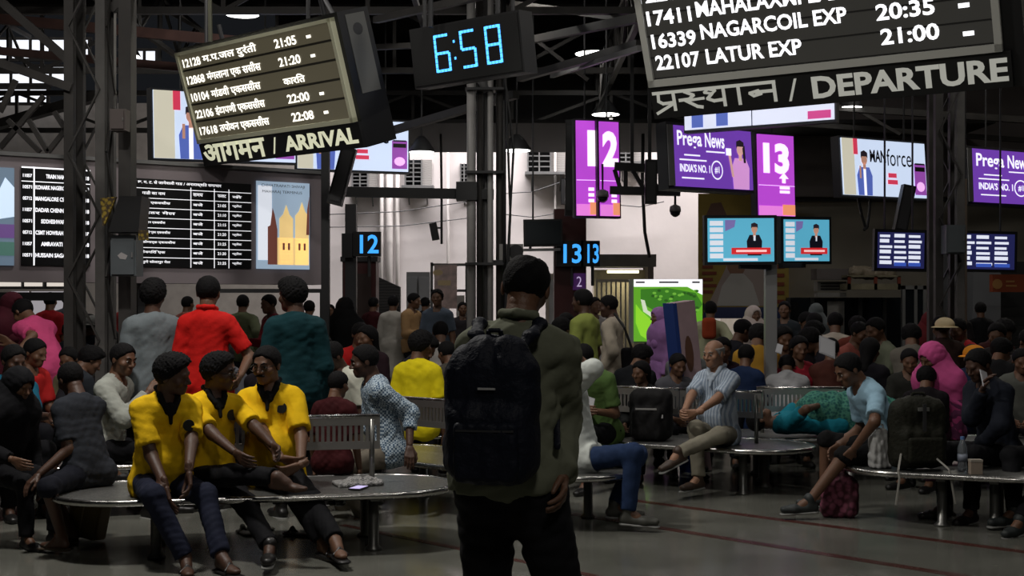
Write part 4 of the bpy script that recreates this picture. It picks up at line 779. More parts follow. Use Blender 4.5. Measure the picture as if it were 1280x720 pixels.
def figure(label, pos, face, H=1.72, seat=None, lean=0, side=0, twist=0, head=(0, 0, 0), hands=None, elbow=None, feet=None, knee=None, feet_dir=None,
           hand_dir=None, palm=None, curl=(.35, .35), h=.012, hh=None, shoe_sides=(-1, 1), hair='short', hairm=None, skn='mid', top=None, topm=None, sleeve=.5, fat=0, bottom='trousers', botm=None,
           shoes='shoe', shoem=None, collar=None, face_detail=False, glasses=False, moustache=False, scarf=None, scarfm=None, group=None, hem=0, botend=1.0, name='person', noise=.0035, tight=1, legtight=1, female=False, seed=1):
    K = H/1.72; root = empty(name, pos, R(face), label, 'person', group)
    far = h > .014; hh = hh or (.0115 if far else .0062); hn = .009 if far else .0042
    sk = skin(skn); hands = hands or {}; elbow = elbow or {}; feet = feet or {}; knee = knee or {}; feet_dir = feet_dir or {}
    P = A(0, 0, seat/K if seat else .90)
    T1 = rz(twist*.4) @ ry(side*.7) @ rx(lean*.55); T = rz(twist) @ ry(side) @ rx(lean)
    mid = P+T1 @ A(0, 0, .22); ct = mid+T @ A(0, 0, .24); nb = ct+T @ A(0, 0, .075)
    Hd = T @ rz(head[0]) @ rx(head[1]-lean*.6) @ ry(head[2]); hc = nb+T @ A(0, -.012, .055)+Hd @ A(0, -.022, .108)
    Ds = T.T.copy(); Ds[1] /= .68; D1 = T1.T.copy(); D1[1] /= .70      # flattened trunk frames
    bw = .93 if female else 1
    trunk = [seg(P+A(-.075, 0, 0), P+A(.075, 0, 0),   .105, M=np.diag([1, 1/.95, 1]), k=.05),
             seg(P+T1 @ A(0, 0, .06), mid, .124+fat*.05, .118*bw+fat*.06, M=D1, k=.05), seg(mid, ct+T @ A(0, 0, -.04), .118*bw+fat*.05, .138*bw, M=Ds, k=.05),
             seg(ct+T @ A(-.12*bw, 0, 0.015), ct+T @ A(.12*bw, 0, .015), .056, k=.05)]
    if fat: trunk.append(ell(mid+T1 @ A(0, -.06-.05*fat, -.06), (.13+.03*fat, .10+.03*fat, .13), k=.06))
    if female: trunk += [ell(ct+T @ A(s*.07, -.09, -.1), (.06, .06, .06), k=.05) for s in (-1, 1)]
    neck = seg(nb+T @ A(0, 0, -.06), hc+Hd @ A(0, .035, -.07), .062, .053, k=.05)
    arms = []; legs = []; sl = []; tr = []; handparts = []; shoeparts = []; sk_ = []; shoeparts_side = {}
    for i, s in enumerate((-1, 1)):
        sh = ct+T @ A(s*.157*bw, 0, .010); W_ = hands.get(s); W_ = (sh+A(s*.06, -.06, -.53)) if W_ is None else A(*W_)/K
        E, W_ = ik(sh, W_, .29, .255, elbow.get(s, (s*.5, 1, -.4)))
        arms += [seg(sh, E, .049, .039, k=.04), seg(E, W_, .040, .026, k=.02)]
        r = 1.0*tight
        if sleeve > 0:
            f1 = min(1, sleeve/.5)
            sl.append(seg(sh, E, .050*r+.004, (.050+.006*(sleeve < .5))*r+.004, k=.035, cut=(None, .29*f1) if f1 < 1 else None))
            if sleeve >= .5 and f1 == 1 and sleeve < .55: sl[-1] = seg(sh, E, .046*r, .051*r, k=.03, cut=(None, .225))
            if sleeve > .55:
                f2 = (sleeve-.5)/.5; e2 = E+(W_-E)*f2; sl.append(seg(E, e2, .046*r, .034*r, k=.03, cut=(None, .255*f2+.002)))
        hd = hand_dir.get(s) if hand_dir else None; hd = A(*hd) if hd is not None else (W_-E)
        pm = palm.get(s) if palm else None; pm = A(*pm) if pm is not None else A(-s, 0.2, 0)
        handparts.append(xf(hand_mesh(curl[i], hn, s), frame_to(hd, pm), W_+.02*hd/np.linalg.norm(hd)))
        hp = P+A(s*.088, 0, -.01); Ft = feet.get(s)
        Ft = (A(s*.10, .0, .085) if seat is None else A(s*.13, -.42, .085)) if Ft is None else A(*Ft)/K
        Kn, Ft = ik(hp, Ft, .425, .415, knee.get(s, (s*.15, -1, .3)))
        legs += [seg(hp, Kn, .078, .052, k=.05), seg(Kn, Ft, .053, .034, k=.03)]
        fd = A(*feet_dir.get(s, (s*.2, -1, 0))); fd = fd/np.linalg.norm(fd); lat = np.cross(fd, A(0, 0, 1)); lat = lat/(np.linalg.norm(lat)+1e-6); upv = np.cross(lat, fd)
        heel = Ft-upv*.05-fd*.03; ball = Ft-upv*.062+fd*.12; toe = ball+fd*.055
        legs += [seg(Ft, Ft+fd*.06-upv*.03, .036, .032, k=.02), seg(heel, ball, .027, .024, k=.03), seg(ball, toe, .030, .020, M=np.stack([lat*.72, fd, upv*1.2]), k=.02)]
        shoeparts_side[id(Ft)] = s; shoeparts.append((Ft, fd, upv, lat, heel, ball, toe))
        e = Kn+(Ft-Kn)*(1 if botend >= 1 else max(botend, .02)); rr = 1.0*legtight
        tr += [seg(hp, Kn, .086*rr, .062*rr, k=.05)]; sk_.append(seg(hp+(Kn-hp)*(-.1), Kn, .094*rr, .070*rr, k=.05, cut=(None, (.11 if seat else .13)+hem)))
        if botend > .05: tr.append(seg(Kn, e, .061*rr, .052*rr if botend >= .9 else .066*rr, k=.04, cut=(None, .415*botend-.02)))
        else: tr[-1] = seg(hp, Kn, .094*rr, .082*rr, k=.05, cut=(None, .425*(1+botend)))
    sc_ = lambda parts: [(v*K, q) for v, q in parts]
    bodyv = sdf_mesh(trunk+[neck]+arms+legs, h)
    me = to_mesh('body', sc_([bodyv, xf(head_mesh(hh), Hd, hc)]+handparts)); link('body', me, sk, root)
    # top
    if top != 'none':
        dn = A(0, -.2*sin(R(lean)), -1) if seat else A(0, 0, -1)
        ext = [seg(P+A(0, 0, .09), P+A(0, 0, .09)+dn*(.17+hem), .125+fat*.03, .142+fat*.03, M=np.diag([1, 1/.76, 1]), k=.05, cut=(None, .15+hem))]
        if hem > .12: ext = [seg(P+A(0, 0, .05), P+A(0, 0, -hem), .14, .17, M=np.diag([1, 1/.85, 1]), k=.06)]
        tm = [trunk[1], trunk[2], trunk[3]]+trunk[4:]+ext+sl+sk_
        na, nv = nb+T @ A(0, -.034, -.02), (hc-nb)
        def neckcut(X, Y, Z, na=na, nv=nv/np.linalg.norm(nv)):
            dx, dy, dz = X-na[0], Y-na[1], Z-na[2]; t = np.maximum(dx*nv[0]+dy*nv[1]+dz*nv[2], 0)
            return .055-np.sqrt((dx-t*nv[0])**2+(dy-t*nv[1])**2+(dz-t*nv[2])**2)
        sv = sdf_mesh(tm+[seg(nb+T @ A(0, .012, -.06), nb+T @ A(0, .022, -.03), .072, .064, k=.04)], h, off=.014, noise=noise, nf=26, seed=seed, carve=neckcut)
        shirt = link('shirt', to_mesh('shirt', sc_([sv])), topm, root)
        if collar:
            cv = []
            for s in (-1, 1):
                c0, c1, c2, c3, tip = [nb+T @ A(s*x, y, z) for x, y, z in ((.010, -.084, .004), (.056, -.040, .042), (.056, .04, .058), (0, .080, .060), (.050, -.112, -.050))]
                cv += [seg(c1, c0+(tip-c0)*.25+T @ A(0, -.012, -.04), .016, .013, k=.01), seg(c1, c2, .013, k=.01), seg(c2, c3, .014, k=.01), seg(c1+(tip-c1)*.3, tip*.5+c0*.5, .014, .012, k=.01)]
            cv.append(seg(nb+T @ A(0, -.088, -.01), nb+T @ A(0, -.132, -.11), .016, .008, k=.015))
            link('collar', to_mesh('collar', sc_([sdf_mesh(cv, .006 if not far else .01, off=.003)])), collar, shirt)
    if bottom == 'trousers':
        bp = [seg(P+A(-.07, 0, 0), P+A(.07, 0, 0), .108, M=np.diag([1, 1/.95, 1]), k=.05), seg(P+T1 @ A(0, 0, .03), P+T1 @ A(0, 0, .08), .122+fat*.04, .120+fat*.04, M=D1, k=.03)]+tr
        link('trousers' if botend > .3 else 'shorts', to_mesh('trousers', sc_([sdf_mesh(bp, h, off=.003, noise=noise, nf=22, seed=seed+5)])), botm, root)
    if shoes:
        for (Ft, fd, upv, lat, heel, ball, toe) in shoeparts:
            if shoeparts_side[id(Ft)] not in shoe_sides: continue
            if shoes == 'shoe':
                M = np.stack([lat*.9, fd, upv]); pr = [seg(heel-upv*.0, ball, .037, .036, M=M, k=.02), seg(ball, toe+fd*.02, .036, .026, M=np.stack([lat*.8, fd, upv]), k=.02), seg(Ft-upv*.02, Ft+upv*.015, .042, .044, k=.02)]
                low = (heel-upv*.035)
                V, Q = sdf_mesh(pr, h*.8 if not far else .014); dd = (V-low) @ upv; V = V+np.outer(np.maximum(.0-dd, 0), upv)
                so = link('shoe', to_mesh('shoe', sc_([(V, Q)])), shoem, root)
                if not far:
                    V, Q = sdf_mesh([seg(heel-upv*.034, toe+fd*.018-upv*.034, .040, .034, M=np.stack([lat*.88, fd, upv*3.2]), k=.01)], .008)
                    link('sole', to_mesh('sole', sc_([(V, Q)])), mat('sole_rubber', (.25, .25, .24), rough=.7), so)
            else:
                V, Q = sdf_mesh([seg(heel-upv*.032, toe+fd*.02-upv*.026, .042, .044, M=np.stack([lat, fd, upv*3.6]), k=.01), seg(ball-lat*.045+upv*.0, ball+upv*.034-fd*.03, .010, k=.01), seg(ball+lat*.045, ball+upv*.034-fd*.03, .010, k=.01)], .009 if not far else .014)
                link('sandal', to_mesh('sandal', sc_([(V, Q)])), shoem or mat('sandal_rubber', (.05, .035, .02), rough=.7), root)
    hm = hairm or mat('hair_black', (.0035, .003, .0035), rough=.8, bump=.35, bs=160, spec=.2)
    if hair: link('hair', to_mesh('hair', sc_([xf(hair_mesh(hair, .0075 if not far else .012), Hd, hc)])), hm, root)
    if face_detail:
        for s in (-1, 1):
            e = hc+Hd @ A(s*.032, -.0785, .002); b = MB(); b.lathe([(.0115*sin(pi*t/10)+1e-4, .0115*cos(pi*t/10)) for t in range(11)], 14)
            me = bpy.data.meshes.new('eye'); V = np.array(b.v) @ (rx(90)).T @ Hd.T; me.from_pydata((V*K).tolist(), [], b.f); me.update()
            o = link('eye', me, [mat('eye_white', (.30, .26, .23), rough=.25), mat('eye_iris', (.015, .008, .005), rough=.1)], root, True); o.location = Vector(e*K)
            fw = Hd @ A(0, -1, 0)
            for pgn in me.polygons:
                if Vector(pgn.center).normalized().dot(Vector(fw)) > .86: pgn.material_index = 1
            link('eyebrow', to_mesh('eyebrow', sc_([xf(sdf_mesh([seg((s*.015, -.094, .024), (s*.034, -.092, .031), .0042, k=.004), seg((s*.034, -.092, .031), (s*.05, -.08, .024), .0042, .0025, k=.004)], .003), Hd, hc)])), hm, root)
    if moustache: link('moustache', to_mesh('moustache', sc_([xf(sdf_mesh([seg((-.028, -.094, -.052), (0, -.103, -.045), .005, .0065, k=.006), seg((.028, -.094, -.052), (0, -.103, -.045), .005, .0065, k=.006)], .003, noise=.001, nf=300), Hd, hc)])), hm, root)
    if glasses:
        g = MB()
        for s in (-1, 1):
            pts = [hc+Hd @ A(s*.034+.025*cos(t*pi/6)*(1), -.112+abs(.025*cos(t*pi/6)+.0)*0, .002+.019*sin(t*pi/6)) for t in range(13)]
            g.path([Vector(p*K) for p in pts], .0022, 5); g.bar(Vector((hc+Hd @ A(s*.059, -.112, .004))*K), Vector((hc+Hd @ A(s*.08, .01, .012))*K), .004)
        g.bar(Vector((hc+Hd @ A(-.01, -.113, .006))*K), Vector((hc+Hd @ A(.01, -.113, .006))*K), .004)
        g.build('glasses', mat('glasses_frame', (.01, .01, .01), rough=.3), root)
    if scarf:
        q = [ell((0, .02, .03), (.105, .125, .115)), seg((0, .05, -.02), (0, .07, -.16), .10, .12, k=.06)]
        V, Q = sdf_mesh(q, .011 if not far else .016, noise=.003, nf=40, carve=lambda X, Y, Z: -np.maximum(np.sqrt((X/.06)**2+((Z+.02)/.085)**2)*.06-.06, Y+.045))
        parts = [xf((V, Q), Hd, hc)]
        if scarf == 'shawl':
            parts.append(sdf_mesh([seg(ct+T @ A(-.14, .0, .0), ct+T @ A(.14, 0, 0), .105, k=.08), seg(nb, hc+Hd @ A(0, .06, -.06), .11, .105, k=.08), seg(ct, mid, .19, .18, M=Ds, k=.08)]+[p for p in sl[:1]]+[p for p in sl[1:]], max(h, .014), off=.012, noise=.0035, nf=18, seed=seed))
        link('headscarf', to_mesh('headscarf', sc_(parts)), scarfm, root)
    root['K'] = K
    root_info = dict(P=P*K, ct=ct*K, nb=nb*K, hc=hc*K, T=T, T1=T1, mid=mid*K, Hd=Hd, K=K, root=root)
    return root_info
# ================================================================= benches
SEAT = .385
def bench(a, b, r, label, back=(0, 1), legs=None, backh=.81, group=None, offs=0):
    a = Vector((*a, 0)); b = Vector((*b, 0)); c = (a+b)/2; L_ = (b-a).length; rz_ = math.atan2(b.y-a.y, b.x-a.x); e = empty('bench', c, rz_, label, 'bench', group)
    h = L_/2; n = 20; out = [(h+r*cos(t), r*sin(t)) for t in np.linspace(-pi/2, pi/2, n)]+[(-h-r*cos(t), -r*sin(t)) for t in np.linspace(-pi/2, pi/2, n)]
    N = len(out); vs = [(x, y, SEAT-.025) for x, y in out]+[(x, y, SEAT) for x, y in out]
    MB().add(vs, [tuple(range(N))[::-1], tuple(range(N, 2*N))]+[(i, (i+1) % N, N+(i+1) % N, N+i) for i in range(N)]).build('seat', m_seat, e)
    rim = MB(); rr = .017; vs = []
    for x, y in out:
        cx = max(-h, min(h, x)); d = Vector((x-cx, y, 0)).normalized()
        vs += [Vector((x, y, SEAT-.014))+d*rr*cos(t)+Vector((0, 0, rr*1.25*sin(t))) for t in np.linspace(0, 2*pi, 9)[:-1]]
    rim.add(vs, [(i*8+j, i*8+(j+1) % 8, ((i+1) % N)*8+(j+1) % 8, ((i+1) % N)*8+j) for i in range(N) for j in range(8)]).build('rim', m_chrome, e, True)
    for x in (legs or (-h*.95, h*.95)):
        for y in (-r*.55, r*.55):
            l = MB().lathe([(.055, 0), (.055, .012), (.034, .03), (.034, SEAT-.03)], 14).build('leg', mat('leg_steel', (.20, .20, .19), rough=.35, metal=.8), e, True); l.location = (x, y, 0)
        MB().box(x-.03, x+.03, -r*.8, r*.8, SEAT-.06, SEAT-.025).build('cross_bar', MATS['leg_steel'], e)
    if back:
        x0, x1 = -h+2*h*back[0], -h+2*h*back[1]; z0, z1 = backh-.215, backh
        for k in range(max(1, round((x1-x0)/.85))):
            w = (x1-x0)/max(1, round((x1-x0)/.85)); p0 = x0+k*w+.008; p1 = x0+(k+1)*w-.008; p = MB().box(p0, p1, -.012+offs, .012+offs, z1-.06, z1).box(p0, p1, -.012+offs, .012+offs, z0, z0+.05)
            q = int((p1-p0)/.036)
            for i in range(q+1): xx = p0+(p1-p0-.02)*i/q; p.box(xx, xx+.02, -.010+offs, .010+offs, z0+.05, z1-.06)
            pn = p.build('backrest', mat('perforated_steel', (.50, .48, .46), rough=.34, metal=.9), e); MB().bar((p0, offs, z1), (p1, offs, z1), .03, n=8).build('top_rail', m_chrome, pn, True)
        for x in (x0+.06, x1-.06): MB().bar((x, offs, SEAT), (x, offs, z1-.02), .036, n=8).build('back_post', MATS['leg_steel'], e, True)
    return e
bA = bench((-2.42, 8.60), (-.86, 8.93), .47, 'round-ended steel bench carrying the three men in yellow shirts', back=(.25, 1.0), legs=(-.62, .72), backh=.83)
bE = bench((-.92, 10.85), (.42, 9.70), .47, 'steel bench running behind the standing man with the rucksack', back=(.0, .62))
bB = bench((.75, 12.1), (2.05, 11.3), .45, 'steel bench with bright backrest where the old man sits', back=(.0, 1.0), offs=.1)
bC = bench((2.2, 12.2), (3.0, 12.15), .42, 'steel bench where someone lies under a teal shawl', back=(0, 1), offs=.12, backh=.79)
bF = bench((2.88, 9.9), (3.55, 9.62), .46, 'round steel bench at right carrying the olive rucksack and a bottle', back=None, legs=(-.1, .25))
bG = bench((-4.2, 9.9), (-2.6, 10.4), .42, 'steel bench half hidden behind the men at the left edge', back=None)
for i, (a, b, lab) in enumerate((((-2.6, 12.4), (-.1, 12.5), 'steel bench behind the yellow-shirted man seen from the back'), ((.6, 13.9), (5.4, 14.1), 'long steel bench under the crowd right of the screen post'), ((-5.9, 12.3), (-5.0, 12.3), 'steel bench in the crowd below the information wall'),
                  ((4.1, 11.65), (5.3, 11.35), 'steel bench under the pink headscarf'), ((2.5, 17.3), (7.6, 17.4), 'far steel bench in the crowd at right'), ((.6, 15.6), (2.2, 15.7), 'far steel bench in the crowd behind the middle column'))):
    bench(a, b, .42, lab, back=None)
# ================================================================= people, near ones posed one by one
def W2L(px, pos, face):
    if px is None: return None
    p = at(*px) if len(px) == 3 else Vector(px); d = Vector((p.x-pos[0], p.y-pos[1], p.z-pos[2])); a = -R(face); return (d.x*cos(a)-d.y*sin(a), d.x*sin(a)+d.y*cos(a), d.z)
def man(label, u, d, face, hands=None, feet=None, knees=None, elbows=None, fdir=None, **k):
    x = at(u, 0, d).x; pos = (x, d, 0); H = k.get('H', 1.72); K = H/1.72
    hd = {s: W2L(p, pos, face) for s, p in (hands or {}).items()}; ft = {s: W2L(p, pos, face) for s, p in (feet or {}).items()}
    kn = {}
    P = Vector((0, 0, (k.get('seat') or .9*K)))
    for s, p in (knees or {}).items():
        q = Vector(W2L(p, pos, face)); f = Vector(ft.get(s, (0, -.3, .08))); kn[s] = tuple(q-(P+f)/2)
    eb = {}
    for s, p in (elbows or {}).items():
        q = Vector(W2L(p, pos, face)); h_ = Vector(hd[s]); eb[s] = tuple(q-(Vector((s*.17, 0, P.z+.5*K))+h_)/2)
    fd = {}
    for s, v in (fdir or {}).items(): a = -R(face); fd[s] = (v[0]*cos(a)-v[1]*sin(a), v[0]*sin(a)+v[1]*cos(a), v[2])
    k.setdefault('h', min(.02, max(.009, .00115*d)))
    return figure(label, pos, face, hands=hd, feet=ft, knee=kn, elbow=eb, feet_dir=fd, **k)
c_yel = cloth('yellow', (238, 192, 22), bs=20, bump=.25); c_blk = cloth('black', (16, 16, 20)); c_navy = cloth('navy_denim', (30, 34, 52)); c_shoe = mat('black_leather', (.012, .011, .011), rough=.4)
c_col = cloth('collar_black', (14, 14, 16)); m_badge = mat('badge_black', (.006, .007, .007), rough=.5); m_badge2 = mat('badge_gold', (.12, .10, .03), rough=.4)
def badge(fi, x, z, r=.035):
    root = fi['root']; T = fi['T']; sh = [c for c in root.children if c.name.startswith('shirt')][0]
    V = np.empty(len(sh.data.vertices)*3); sh.data.vertices.foreach_get('co', V); V = V.reshape(-1, 3); o = fi['ct']+T @ A(x, 0, z)
    q = (V-o) @ T; m = (np.abs(q[:, 0]) < .012) & (np.abs(q[:, 2]) < .012); y = q[m, 1].min() if m.any() else -.13
    M = Matrix(T.tolist()).to_4x4(); M.translation = Vector(o+T @ A(0, y-.004, 0)); b = MB()
    b.poly([(r*cos(t), r*sin(t)) for t in np.linspace(0, 2*pi, 19)[:-1]], 0, .012); o1 = b.build('badge', m_badge, sh); o1.matrix_local = M @ Matrix.Rotation(R(-12), 4, 'X')
    b = MB(); [b.poly([(r*.8*cos(t), r*.8*sin(t)), (r*.8*cos(t+.2), r*.8*sin(t+.2)), (r*.72*cos(t+.2), r*.72*sin(t+.2)), (r*.72*cos(t), r*.72*sin(t))], -.002, 0) for t in np.linspace(0, 2*pi, 31)[:-1]]
    b.poly([(-.012, -.012), (.012, -.012), (.008, .004), (0, .014), (-.008, .004)], -.002, 0); o2 = b.build('badge_print', m_badge2, sh); o2.matrix_local = o1.matrix_local.copy()
y1 = man('man in yellow polo at the left of three, face turned away to his neighbours', 201, 8.42, 30, seat=.47, lean=17, head=(50, 12, 0), H=1.72, fat=.15, tight=1.1, topm=c_yel, collar=c_col, botm=c_navy, shoem=c_shoe, hair='thick', skn='dark', sleeve=.5,
    hands={-1: (206, 606, 8.02), 1: (236, 588, 7.98)}, elbows={-1: (170, 585, 8.5), 1: (262, 590, 8.5)}, hand_dir={-1: (.1, -.3, -1), 1: (0, -.3, -1)}, feet={-1: (232, 698, 7.95), 1: (277, 696, 7.92)}, knees={-1: (186, 590, 7.9), 1: (285, 590, 7.85)}, curl=(.35, .55), shoes='sandal', seed=3)
badge(y1, .085, -.02)
y2 = man('man in yellow polo in the middle of three, ankle resting on his knee', 262, 8.62, 30, seat=.465, lean=6, side=1, twist=6, head=(48, 4, 0), H=1.66, topm=c_yel, collar=c_col, botm=c_blk, shoem=c_shoe, hair='thick', skn='dark', glasses=True, face_detail=True,
    hands={-1: (300, 572, 8.15), 1: (356, 572, 8.2)}, elbows={-1: (235, 560, 8.6), 1: (345, 560, 8.75)}, feet={-1: (352, 596, 8.02), 1: (345, 694, 7.97)}, knees={-1: (255, 545, 8.0), 1: (345, 585, 7.9)}, fdir={-1: (1, -.1, -.05), 1: (.1, -1, 0)}, curl=(.4, .4), shoe_sides=(1,), seed=4)
badge(y2, .09, -.03)
y3 = man('broad man in yellow polo, right of three, hands joined on his lap', 342, 8.85, 0, seat=.47, lean=5, side=-2, head=(-18, 6, 0), H=1.74, fat=.55, tight=1.12, topm=c_yel, collar=c_col, botm=c_blk, shoem=c_shoe, hair='short', skn='mid', glasses=True, moustache=True, face_detail=True,
    hands={-1: (357, 582, 8.45), 1: (376, 581, 8.45)}, elbows={-1: (300, 560, 8.9), 1: (395, 560, 8.9)}, hand_dir={-1: (.8, -.3, -.2), 1: (-.7, -.3, -.3)}, feet={-1: (404, 676, 8.35), 1: (432, 694, 8.05)}, knees={-1: (385, 585, 8.2), 1: (408, 580, 8.15)}, fdir={-1: (.6, -.8, 0), 1: (.4, -1, 0)}, curl=(.7, .6), shoes='sandal', seed=9)
badge(y3, .085, -.03)
man('man standing with his back to the camera, wearing a navy rucksack', 638, 4.9, 169, H=1.775, head=(4, 14, -3), lean=5, side=-3, hem=-.09, tight=.95, legtight=1.2, topm=cloth('sage_grey', (112, 115, 97), bump=.4), botm=cloth('charcoal', (22, 22, 26)), shoem=c_shoe, sleeve=.97, hair='thin', collar=MATS['cloth_sage_grey'],
    hands={-1: (704, 592, 4.86), 1: (590, 600, 4.95)}, elbows={-1: (700, 480, 5.2), 1: (582, 500, 5.1)}, palm={-1: (.9, .3, 0)}, curl=(.45, .5), feet={-1: (700, 905, 4.7), 1: (612, 908, 4.95)}, h=.0085, hh=.005, seed=5, noise=.005)
O_ = A(at(637, 0, 4.9).x, 4.9, 0)
e = empty('rucksack', O_, R(169), 'navy rucksack worn by the standing man in the middle', 'rucksack')
navy = cloth('rucksack_navy', (17, 21, 34), rough=.6, bump=.4, bs=40)
soft('body', [bx3((.02, .215, 1.19), (.165, .075, .215), .07, k=.05), bx3((.02, .27, 1.10), (.14, .05, .13), .05, k=.04), bx3((.01, .21, 1.39), (.10, .055, .08), .05, k=.08)], .010, navy, e, noise=.005, nf=18)
soft('front_pocket', [bx3((.02, .318, 1.08), (.11, .02, .10), .018)], .008, navy, e, noise=.003, nf=25)
MB().box(-.08, .12, .334, .342, 1.15, 1.157).build('zip', m_dark, e); MB().box(-.01, .05, .293, .31, 1.29, 1.297).build('logo_tab', mat('tab_white', (.4, .4, .4)), e)
for s in (-1, 1):
    soft('shoulder_strap', [seg((s*.045, .19, 1.39), (s*.10, .11, 1.475), .024, M=A([1,0,0],[0,2,0],[0,0,2]), k=.02), seg((s*.10, .11, 1.475), (s*.11, .0, 1.51), .024, M=A([1,0,0],[0,1,0],[0,0,2]), k=.02), seg((s*.11, .0, 1.51), (s*.12, -.10, 1.43), .024, k=.02), seg((s*.12, -.10, 1.44), (s*.15, -.12, 1.22), .024, k=.02), seg((s*.15, -.12, 1.22), (s*.19, .1, 1.08), .013, k=.02)], .009, navy, e)
MB().path([(-.02, .2, 1.44), (-.01, .22, 1.49), (.03, .22, 1.49), (.04, .2, 1.44)], .009, 6).build('grab_loop', navy, e)
man('barelegged youth in dark slate T-shirt at the left end of the bench', 108, 8.78, -128, seat=.47, lean=14, head=(-8, 22, 0), H=1.56, topm=cloth('slate', (44, 47, 54)), botm=cloth('shorts_navy', (22, 24, 34)), botend=.12, skn='dark', hair='short', shoes='sandal',
    hands={1: (50, 592, 8.55), -1: (66, 585, 9.05)}, elbows={1: (88, 585, 8.6), -1: (95, 570, 9.1)}, feet={1: (78, 672, 8.50), -1: (92, 668, 8.85)}, knees={1: (70, 590, 8.4), -1: (75, 580, 8.9)}, seed=12)
man('standing man in grey long-sleeved shirt seen from behind at left', 191, 10.4, 205, H=1.74, head=(-25, 0, 0), topm=cloth('dusty_grey', (112, 120, 124)), botm=c_blk, shoem=c_shoe, sleeve=.97, hair='thick', skn='dark', seed=21)
man('standing man in bright red polo seen from behind', 259, 10.3, 178, H=1.77, head=(0, 2, 0), topm=cloth('red', (205, 28, 24)), botm=c_blk, shoem=c_shoe, hair='short', collar=MATS['cloth_red'], hands={-1: (300, 470, 10.1)}, elbows={-1: (318, 420, 10.5)}, seed=22)
man('standing man in dark teal shirt with bushy hair, head turned left', 369, 9.95, 200, H=1.745, head=(35, 4, 0), topm=cloth('dark_teal', (14, 52, 58)), botm=c_blk, shoem=c_shoe, sleeve=.97, hair='thick', skn='dark', seed=23)
man('small child in maroon top behind the backrest right of the yellow shirts', 416, 9.42, 165, seat=.47, H=1.32, lean=6, head=(-15, 12, 0), topm=cloth('dark_maroon', (60, 16, 20)), botm=c_blk, shoem=c_shoe, seed=24, feet={-1: (410, 620, 9.9), 1: (425, 620, 9.9)})
man('man in blue and white checked shirt facing left, one hand on the bench', 484, 10.05, -72, seat=.47, lean=14, head=(-6, 6, 0), H=1.70, topm=mat('check_shirt', s2l(190, 205, 215), rough=.85, pattern='check', ps=70, c2=s2l(70, 95, 120), bump=.3, bs=16), botm=cloth('grey_beige', (120, 112, 100)), shoem=c_shoe, sleeve=.75, skn='dark', hair='short', face_detail=True,
    hands={1: (512, 556, 9.85), -1: (425, 520, 10.2)}, elbows={1: (528, 520, 10.0), -1: (450, 540, 10.2)}, feet={-1: (430, 640, 10.3), 1: (455, 645, 9.9)}, seed=25)
man('man in plain yellow T-shirt seen from behind left of the rucksack', 521, 12.0, 168, seat=.47, lean=4, head=(-22, 8, 0), H=1.76, topm=cloth('lemon', (235, 215, 25)), botm=c_blk, shoem=c_shoe, hair='thick', seed=26)
man('man in crumpled white shirt looking down behind the teal shirt', 432, 11.5, -25, seat=.47, lean=12, head=(-25, 25, 0), H=1.68, topm=cloth('off_white', (205, 205, 190)), botm=c_blk, shoem=c_shoe, skn='dark', face_detail=True, seed=27)
man('man in moss green shirt bending over his phone right of the rucksack', 752, 11.55, -38, seat=.47, lean=20, head=(-12, 30, 0), H=1.70, topm=cloth('moss', (82, 108, 58)), botm=c_blk, shoem=c_shoe, skn='mid', face_detail=True, hands={-1: (733, 512, 11.15), 1: (742, 514, 11.2)}, elbows={-1: (728, 520, 11.8), 1: (790, 515, 11.5)}, curl=(.7, .7), seed=28)
man('person in white shirt and blue jeans, head hidden by the man with the rucksack', 726, 9.62, 78, seat=.47, lean=-10, head=(0, -10, 0), H=1.70, topm=cloth('white_shirt', (205, 210, 205)), botm=cloth('jeans', (38, 55, 88)), shoem=mat('grey_shoe', (.06, .06, .05), rough=.6), sleeve=.97, hair='short', hem=.06,
    hands={-1: (706, 468, 9.5), 1: (690, 480, 9.9)}, elbows={-1: (775, 492, 9.2), 1: (740, 470, 10.0)}, feet={-1: (785, 640, 9.35), 1: (768, 632, 9.7)}, knees={-1: (825, 570, 9.3), 1: (815, 575, 9.8)}, fdir={-1: (1, -.25, 0), 1: (1, -.1, 0)}, seed=29)
om = man('old balding man in pale striped shirt sitting with crossed legs', 898, 11.35, -38, seat=.47, lean=3, head=(-8, 6, 0), H=1.66, fat=.3, topm=mat('stripe_shirt', s2l(180, 192, 205), rough=.85, pattern='stripe', ps=13, c2=s2l(135, 150, 170), bump=.3, bs=16), collar=cloth('pale_blue', (185, 198, 212)), botm=cloth('stone', (135, 130, 115)), shoem=mat('brown_shoe', (.05, .03, .02), rough=.5),
    hair='bald', hairm=mat('hair_grey', (.25, .24, .23), rough=.8, bump=.4, bs=120), skn='light', face_detail=True, hands={-1: (848, 528, 10.85), 1: (862, 524, 10.85)}, elbows={-1: (850, 500, 11.5), 1: (925, 525, 11.2)}, hand_dir={-1: (.2, -1, -.3), 1: (-.8, -.6, -.2)}, curl=(.8, .8),
    feet={-1: (873, 598, 11.0), 1: (848, 566, 10.75)}, knees={-1: (862, 545, 10.7), 1: (884, 540, 10.5)}, fdir={1: (-.8, -.4, -.3)}, seed=30)
man('hunched man in light grey shirt behind the bright backrest', 985, 12.85, 170, seat=.44, lean=48, head=(0, 20, 0), H=1.66, topm=cloth('light_grey', (150, 150, 152)), botm=c_blk, shoem=c_shoe, hair='thin', seed=31)
